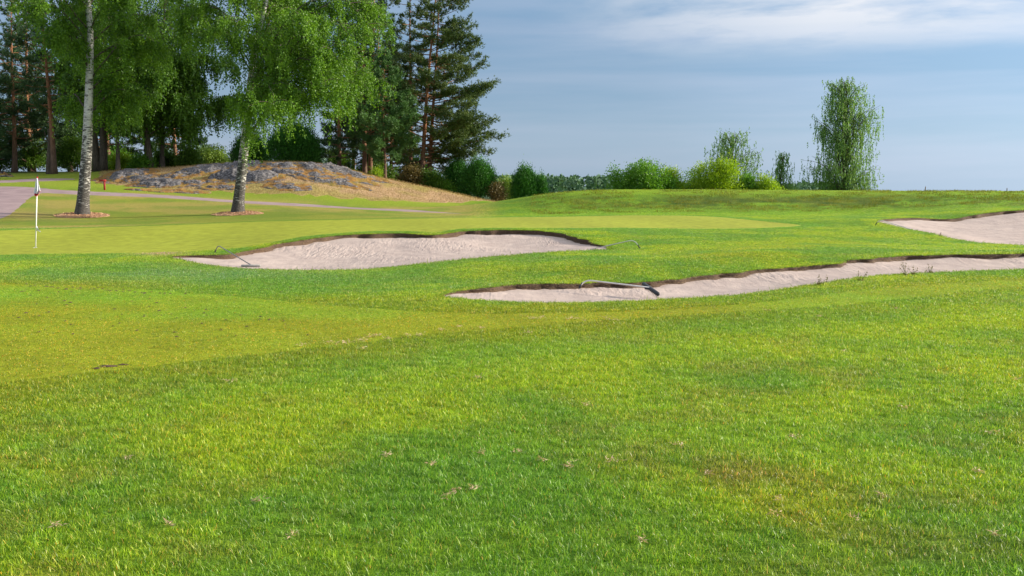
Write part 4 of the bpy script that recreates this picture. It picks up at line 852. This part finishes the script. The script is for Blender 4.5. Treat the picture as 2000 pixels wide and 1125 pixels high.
stp = disp * 7; disp = disp * .45 + .55 * (np.floor(stp) + sstep(.55, 1, stp - np.floor(stp))) / 7
ed_ = np.minimum(sstep(0, .03, A_ + .455), sstep(0, .03, -.125 - A_)) * sstep(62, 63, Y_) * sstep(77, 75.5, Y_); disp = disp * ed_ - .4 * (1 - ed_)
disp = np.maximum(disp, -.30 + .34 * cov * (.75 + .6 * fbm(X_ / .6, Y_ / .6, 3, 84))); Zr = H(X_, Y_) + disp; nx, ny = len(gu), len(gv); i, j = np.meshgrid(np.arange(ny - 1), np.arange(nx - 1), indexing='ij'); k = (i * nx + j).ravel(); q = np.stack([k, k + 1, k + nx + 1, k + nx], 1)
vis = (disp > -.10); q = q[vis[q].any(1)]; u_, inv = np.unique(q.ravel(), return_inverse=True)
a = Acc(); a.add(np.stack([X_, Y_, Zr], 1)[u_], inv.reshape(-1, 4)); bs = G(450, 345); o = a.build('granite_outcrop', M['rock'], None, True, tuple(bs)); o.data.attributes.new('rise', 'FLOAT', 'POINT').data.foreach_set('value', disp[u_].astype(np.float32)); tag(o, 'low grey granite outcrop with mossy ledges on the dry hillock behind the two birches', 'rock')
r = np.random.default_rng(2); a = Acc(); bb = on_ground(8, 72)
for k in range(2):
    th = np.linspace(0, 2 * np.pi, 18, endpoint=False); vs = []; cc = bb + [(-.2, .45)[k], 0, 0]; s_ = (.6, .38)[k]
    for ph in np.linspace(0, 1.45, 7): vs.append(np.stack([cc[0] + s_ * np.cos(ph) * np.cos(th), cc[1] + s_ * np.cos(ph) * np.sin(th), np.full(18, bb[2] - .1 + s_ * .75 * np.sin(ph))], 1))
    v = np.vstack(vs); v += .13 * s_ * r.normal(size=v.shape); jj = np.arange(18); q = np.concatenate([np.stack([p * 18 + jj, p * 18 + (jj + 1) % 18, (p + 1) * 18 + (jj + 1) % 18, (p + 1) * 18 + jj], 1) for p in range(6)])
    v = np.vstack([v, v[-18:].mean(0)]); t_ = np.stack([108 + jj, 108 + (jj + 1) % 18, np.full(18, 126)], 1); a = Acc(); a.add(v, q, t_); o = a.build('boulder', M['rock'], None, True, tuple(cc)); tag(o, ('larger grey boulder at the left picture edge before the wood', 'smaller boulder just right of the larger one at the left edge')[k], 'boulder')

# ---------------------------------------------------------------- simple painted and metal things
def plain(name, c, rough=.5, metal=0, nz=.15):
    m, n, l, b, o = material(name); f = noise(n, l, 18, 4, .6, coords(n, l)); l.new(mix_col(n, l, 1, c, ramp(n, l, f, [(.3, 1 - nz), (.7, 1 + nz)]), 'MULTIPLY'), b.inputs['Base Color']); b.inputs['Roughness'].default_value = rough; b.inputs['Metallic'].default_value = metal; return m
M['white'] = plain('white_paint', (.75, .75, .76), .4); M['cloth'] = plain('white_cloth', (.72, .72, .78), .8); M['red'] = plain('red_cloth', (.45, .03, .05), .7); M['redpaint'] = plain('faded_red_paint', (.30, .03, .03), .6)
M['black'] = plain('black_plastic', (.03, .032, .04), .45); M['metal'] = plain('aluminium_tube', (.62, .60, .58), .32, .7); M['dmetal'] = plain('dark_tube', (.20, .20, .21), .4, .5); M['greyplastic'] = plain('grey_plastic', (.30, .29, .27), .6); M['wood'] = plain('grey_wood', (.20, .15, .11), .8)
def rake(label, tip, bend, head, hdir, hl, grip, hmat, mat, thick=.03):
    """bent tube handle from the tip over a bend down to the head; head is a bar with tines"""
    tip, bend, head = (np.asarray(p, float) for p in (tip, bend, head)); root = empty('bunker_rake', tuple(head), label, 'rake', 'rakes left at the bunkers')
    s = np.linspace(0, 1, 9)[:, None]; d1 = unit(bend - tip); d2 = unit(head - bend); rr = min(.16, np.linalg.norm(bend - tip) * .8); p0 = bend - d1 * rr; p1 = bend + d2 * rr
    arc = (1 - s) ** 2 * p0 + 2 * s * (1 - s) * bend + s ** 2 * p1; a = Acc(); tube(a, np.vstack([tip, arc, head + [0, 0, .02]]), .0125, 8); a.build('handle', mat, root, True, tuple(head))
    a = Acc(); tube(a, np.vstack([tip, tip + d1 * .12]), .0165, 8); a.build('grip', M['black'], root, True, tuple(head))
    h = unit(np.asarray(hdir, float)); a = Acc(); tube(a, np.vstack([head - h * hl / 2, head - h * (hl / 2 - .02), head + h * (hl / 2 - .02), head + h * hl / 2]), [thick * .7, thick, thick, thick * .7], 8); a.build('rake_head', hmat, root, True, tuple(head))
    ring = Acc(); tube(ring, np.vstack([head + unit(bend - head) * .0, head + unit(bend - head) * .10]), .019, 8); ring.build('socket', hmat, root, True, tuple(head))
    for k in range(12):
        c = head + h * hl * (k / 11 - .5) * .94; a = Acc(); tube(a, np.vstack([c, c - [0, 0, thick + .035]]), [.007, .004], 5); a.build('tine', hmat, root, True, tuple(head))
    return root
rake('dull grey rake lying across the left end of the middle bunker', PT(420, 492, 22.6), PT(426, 479, 22.3), PT(490, 519, 20.35), (1, .12, 0), .42, None, M['greyplastic'], M['dmetal'], .028)
rake('rake sticking out over the grass at the right end of the middle bunker', PT(1250, 485, 24.6), PT(1239, 468, 24.7), PT(1152, 489, 25.0), (.5, .8, 0), .45, None, M['dmetal'], M['metal'], .024)
h0_, h1_ = PT(1256, 554, 15.5), PT(1286, 575, 14.85)
rake('shiny rake with a thick black head lying in the nearest bunker', PT(1131, 563, 15.7), PT(1141, 546, 15.8), (h0_ + h1_) / 2, h1_ - h0_, float(np.linalg.norm(h1_ - h0_)), None, M['black'], M['metal'], .036)
dA = G(1709, 441)[1]; dB = min(G(1768, 449)[1], G(1768, 447)[1])
rake('rake hooked over the left corner of the far right bunker', PT(1710, 439, dA), PT(1717, 428.5, dA - .1), PT(1785, 450.5, dB + .15), (.6, .8, 0), .5, None, M['dmetal'], M['metal'], .024)

fb = G(69, 484); ft = PT(73, 343, fb[1]); root = empty('golf_flagstick', tuple(fb), 'white flagstick with a limp red-edged white flag on the putting green at the left', 'flag')
ln = np.linalg.norm(ft - fb); up = unit(ft - fb); pt = lambda s: fb + up * ln * s; fo = tuple(fb)
a = Acc(); tube(a, np.vstack([fb - [0, 0, .1], pt(.93)]), .0165, 8); a.build('pole', M['white'], root, True, fo)
a = Acc(); tube(a, np.vstack([pt(.93), pt(.985)]), .019, 8); a.build('red_collar', M['red'], root, True, fo)
a = Acc(); tube(a, np.vstack([pt(.985), pt(1.012)]), [.015, .009], 8); a.build('tip', M['black'], root, True, fo)
th = np.linspace(0, 2 * np.pi, 20, endpoint=False); a = Acc(); a.add(np.vstack([np.stack([fb[0] + k * np.cos(th), fb[1] + k * np.sin(th), np.full(20, H(fb[0], fb[1])[0] + z)], 1) for k, z in ((.058, .006), (.052, .008), (.052, -.08))]), np.concatenate([np.stack([p * 20 + np.arange(20), p * 20 + (np.arange(20) + 1) % 20, (p + 1) * 20 + (np.arange(20) + 1) % 20, (p + 1) * 20 + np.arange(20)], 1) for p in range(2)])); a.build('cup', M['white'], root, True, fo)
def limp_flag(t0, t1, outline, nx=22, ny=16):
    """outline(t) -> left and right edge offsets from the pole, in metres; cloth folded like a fan"""
    v = []
    for i in range(ny + 1):
        t = i / ny; L, R_ = outline(t); c = pt(t0 + (t1 - t0) * t)
        for j in range(nx + 1):
            s = j / nx; x = L + (R_ - L) * s; v.append(c + [x, -.03 + .05 * math.sin(s * 15 + t * 2) * (.2 + t), .05 * math.sin(s * 3.14) * 0 - .10 * t * (s - .35) ** 2])
    return np.array(v), np.array([(i * (nx + 1) + j, i * (nx + 1) + j + 1, (i + 1) * (nx + 1) + j + 1, (i + 1) * (nx + 1) + j) for i in range(ny) for j in range(nx)])
kite = lambda t: (np.interp(t, [0, .75, .9, 1], [-.015, -.085, -.05, -.02]), np.interp(t, [0, .3, .72, .88, 1], [.02, .055, .115, .06, .0]))
v, q = limp_flag(.965, .725, kite); row = np.arange(len(q)) // 22; colm = np.arange(len(q)) % 22
edge = (row >= 14) | ((row >= 11) & ((colm < 2) | (colm > 19)))
def compact(v, q): u, i = np.unique(q.ravel(), return_inverse=True); return v[u], i.reshape(-1, 4)
a = Acc(); a.add(*compact(v, q[~edge])); a.build('flag_cloth', M['cloth'], root, True, fo); a = Acc(); a.add(*compact(v, q[edge])); a.build('flag_border', M['red'], root, True, fo)
a = Acc(); p0 = pt(.315); v = []
for i in range(7):
    t = i / 6
    for s in (0, 1): v.append(p0 + [.012 + .115 * t * s, .02 * math.sin(t * 9), -.20 * t * (1 - .0 * s) + .06 * (1 - s) * t])
a.add(v, [(2 * i, 2 * i + 1, 2 * i + 3, 2 * i + 2) for i in range(6)]); a.build('small_pennant', M['cloth'], root, True, fo)

b = G(204.5, 371); root = empty('red_marker_sign', tuple(b), 'small faded red T-shaped marker post left of the rock outcrop', 'sign'); a = Acc(); hz = PT(0, 352, b[1])[2] - b[2]
box(a, b + [0, 0, hz / 2 - .05], (.10, .09, hz + .1)); a.build('post', M['redpaint'], root, False, tuple(b)); a = Acc(); box(a, b + [-.10, -.01, hz - .02], (.42, .11, .13)); a.build('sign_board', M['redpaint'], root, False, tuple(b))
for px, y0, y1, lb in ((1807.5, 364, 375, 'taller thin marker stake on the mound crest at the right'), (1967, 367, 375, 'shorter thin marker stake on the crest near the right picture edge')):
    b = on_ground(px, 59); z1 = PT(0, y0, 59)[2]; a = Acc(); tube(a, np.array([[b[0], b[1], b[2] - .1], [b[0], b[1], z1 - .04], [b[0], b[1], z1]]), [.03, .03, .012], 6); o = a.build('marker_stake', M['wood'], None, True, tuple(b)); tag(o, lb, 'stake', 'marker stakes on the crest')
p = PT(1836, 463, 31.6); a = Acc(); tube(a, np.array([p + [-.09, 0, -.05], p + [.03, 0, .16]]), .011, 5); tube(a, np.array([p + [.02, 0, .15], p + [.05, .02, -.05]]), .011, 5); o = a.build('forked_stick', M['wood'], None, True, tuple(p)); tag(o, 'tiny forked stick standing at the rim of the far right bunker', 'stick')

# weeds on the front edge of the near bunker
M['weed'] = leaf_mat('weed', (.05, .10, .02), (.22, .16, .06), .3); g = 'weeds on the bunker edge'
for i, (px, py, hh, lb) in enumerate([(1680, 549, .16, 'seeded weed stalk on the near bunker edge, left of the tall one'), (1598, 557, .12, 'low weed tuft on the near bunker edge, leftmost of the weeds'), (1769, 538, .24, 'tallest dark seeded weed stalk on the near bunker edge'), (1784, 537, .16, 'weed just right of the tallest stalk'), (1816, 534, .14, 'rightmost small weed on the near bunker edge')]):
    b = G(px, py); a = Acc(); r = np.random.default_rng(90 + i)
    for k in range(5): e = b + [r.normal() * .05, r.normal() * .03, hh * r.uniform(.4, 1)]; tube(a, np.array([b + r.normal(size=3) * .015, (b + e) / 2 + r.normal(size=3) * .006, e]), [.004, .0035, .002], 4, False); n = 12; c = e + r.normal(size=(n, 3)) * [.008, .008, .03]; leaves(a, c, r.normal(size=(n, 3)) + [0, 0, .5], .022, .012, r)
    c = b + r.normal(size=(14, 3)) * [.03, .03, .0]; leaves(a, c, r.normal(size=(14, 3)) * .5 + [0, 0, .8], .07, .010, r); o = a.build('weed', M['weed'], None, False, tuple(b)); tag(o, lb, 'weed', g)

# fringe of longer blades hanging over the sand along the bunker rims
M['fringe'] = leaf_mat('rim_grass', (.08, .19, .012), (.27, .34, .02), .45, hot=(.45, .28, .10)); M['straw'] = leaf_mat('dead_grass', (.30, .21, .12), (.72, .56, .38), .3)
a = Acc()
for k in bunkers:
    S = bunkers[k]['S']; fl = bunkers[k]['back']; y = S[:, 1]; s = np.where(S[:, 1] < 45)[0]; per = {'near': 26, 'middle': 22, 'right': 16}[k]
    ii = np.repeat(s, per); n = len(ii); t = rng.random(n); c = S[ii] * (1 - t[:, None]) + S[(ii + 1) % len(S)] * t[:, None]; c[:, :2] += rng.normal(size=(n, 2)) * .035; c[:, 2] += -.005
    tn = unit(np.roll(S[:, :2], -1, 0) - np.roll(S[:, :2], 1, 0))[ii]; d = np.column_stack([rng.normal(size=(n, 2)) * .6, np.full(n, .75)])
    L_ = np.where(fl[ii] > .5, .035, .05) * rng.uniform(.4, 1.4, n) * np.clip(y[ii] / 20, .8, 1.3) * np.where(rng.random(n) < .03, 2.0, 1); leaves(a, c, d, L_, .006 * np.clip(y[ii] / 14, 1, 2))
o = a.build('bunker_edge_grass', M['fringe']); tag(o, 'ragged fringe of grass blades along the bunker rims', 'grass', kind='stuff')
# dead clippings dropped on the turf
cl = [(668, 673, 26), (700, 668, 20), (640, 671, 14), (718, 660, 22), (735, 657, 10), (590, 676, 10), (757, 664, 12), (792, 657, 12), (818, 656, 14), (862, 645, 8), (895, 640, 9), (942, 642, 10), (1048, 624, 14), (1058, 622, 8), (1112, 624, 14), (1128, 624, 8), (1185, 623, 14), (1200, 627, 12), (1143, 628, 6), (1034, 652, 10),
      (710, 683, 8), (445, 748, 10), (110, 1033, 12), (575, 1050, 14), (500, 985, 14), (890, 965, 16), (925, 960, 12), (870, 975, 14), (1060, 905, 10), (1118, 915, 12), (1325, 872, 14), (1195, 905, 14), (1255, 1060, 12), (1510, 1010, 12), (1515, 980, 10), (1550, 858, 9), (1770, 800, 9), (1725, 975, 10), (1930, 850, 14), (1985, 745, 8), (1945, 1050, 9), (1670, 1020, 12), (1148, 795, 8), (840, 912, 10), (760, 895, 8), (1010, 885, 8), (935, 740, 10), (330, 1030, 8), (250, 900, 6), (1750, 605, 8), (1600, 620, 7), (1500, 608, 6), (1910, 925, 9), (940, 890, 8), (1380, 930, 8), (1650, 690, 6)]
a = Acc()
for px, py, w_ in cl:
    w_ *= .85; c0 = G(px, py); s_ = w_ / FPX * c0[1]; n = int(16 + 50 * min(1.5, s_ / .15)); xy = c0[:2] + rng.normal(size=(n, 2)) * [s_ * .55, s_ * .55]; sub = c0[:2] + rng.normal(size=(3, 2)) * s_ * .6
    xy = np.where(rng.random((n, 1)) < .6, sub[rng.integers(0, 3, n)] + rng.normal(size=(n, 2)) * s_ * .2, xy); hgt = .014 if py > 690 else .012
    c = np.column_stack([xy, H(xy[:, 0], xy[:, 1]) + hgt + rng.random(n) * .02]); d = rng.normal(size=(n, 3)) * [1, 1, .3]; leaves(a, c, d, .03 * rng.uniform(.5, 1.6, n), .004 + .003 * rng.random(n))
o = a.build('grass_clippings', M['straw']); tag(o, 'dry straw coloured clippings scattered over the grass', 'clippings', kind='stuff')
# small dark divots of bare soil in the short grass
a = Acc(); dv = [(212, 716, 26, 5), (190, 720, 10, 3), (240, 713, 14, 3)] + [(rng.uniform(20, 620), rng.uniform(560, 660), rng.uniform(1.2, 4.5), rng.uniform(.6, 1.6)) for _ in range(70)] + [(x + rng.normal() * 3, 558 + (x - 50) * .055 + rng.normal() * 1.2, 4, .9) for x in np.linspace(50, 330, 26)]
for px, py, w_, h_ in dv:
    c0 = G(px, py); hw = w_ / FPX * c0[1]; hd = max(hw * .5, h_ / FPX * c0[1] ** 2 / 1.7 * .5); n = 12; th = np.linspace(0, 2 * np.pi, n, endpoint=False); rr = rng.uniform(.5, 1.15, n); x, y = c0[0] + hw * rr * np.cos(th), c0[1] + hd * rr * np.sin(th)
    v = np.vstack([np.column_stack([x, y, H(x, y) + .004]), [c0[0], c0[1], H(c0[0], c0[1])[0] + .016]]); a.add(v, t=[(i, (i + 1) % n, n) for i in range(n)])
o = a.build('soil_divots', M['soil']); tag(o, 'small dark divots of bare soil in the short grass', 'soil', kind='stuff')
# reddish and dry stems standing on the hillock
a = Acc(); n = 26000; aa = rng.uniform(-.45, -.0, n); yy = rng.uniform(62, 74, n); xx = aa * yy; k = inside(xx, yy, knoll_poly); xx, yy = xx[k], yy[k]; c = np.column_stack([xx, yy, H(xx, yy) - .01]); leaves(a, c, rng.normal(size=c.shape) * .5 + [0, 0, .9], .16 * rng.uniform(.5, 1.3, len(c)), .02)
M['drygrass'] = leaf_mat('dry_hill_grass', (.16, .13, .04), (.42, .29, .13), .3, .7, .5); o = a.build('dry_grass', M['drygrass']); tag(o, 'dry tufted grass on the hillock round the rocks', 'grass', kind='stuff')
a = Acc(); n = 50000; aa = rng.uniform(.02, .62, n); yy = rng.uniform(50, 60.5, n); xx = aa * yy; k = fbm(xx / .9, yy / .7, 3, 97) + .10 * vnoise(xx / 5, yy / 3, 3) > .545; xx, yy = xx[k], yy[k]; c = np.column_stack([xx, yy, H(xx, yy) - .01]); leaves(a, c, rng.normal(size=c.shape) * .5 + [0, 0, .9], .11 * rng.uniform(.5, 1.4, len(c)), .022)
M['tussock'] = leaf_mat('mound_tussock', (.07, .12, .012), (.28, .27, .03), .35, .7, .35); o = a.build('mound_tussocks', M['tussock']); tag(o, 'rough tussocks on the face of the mound', 'grass', kind='stuff')
print('things done', time.time() - T0)
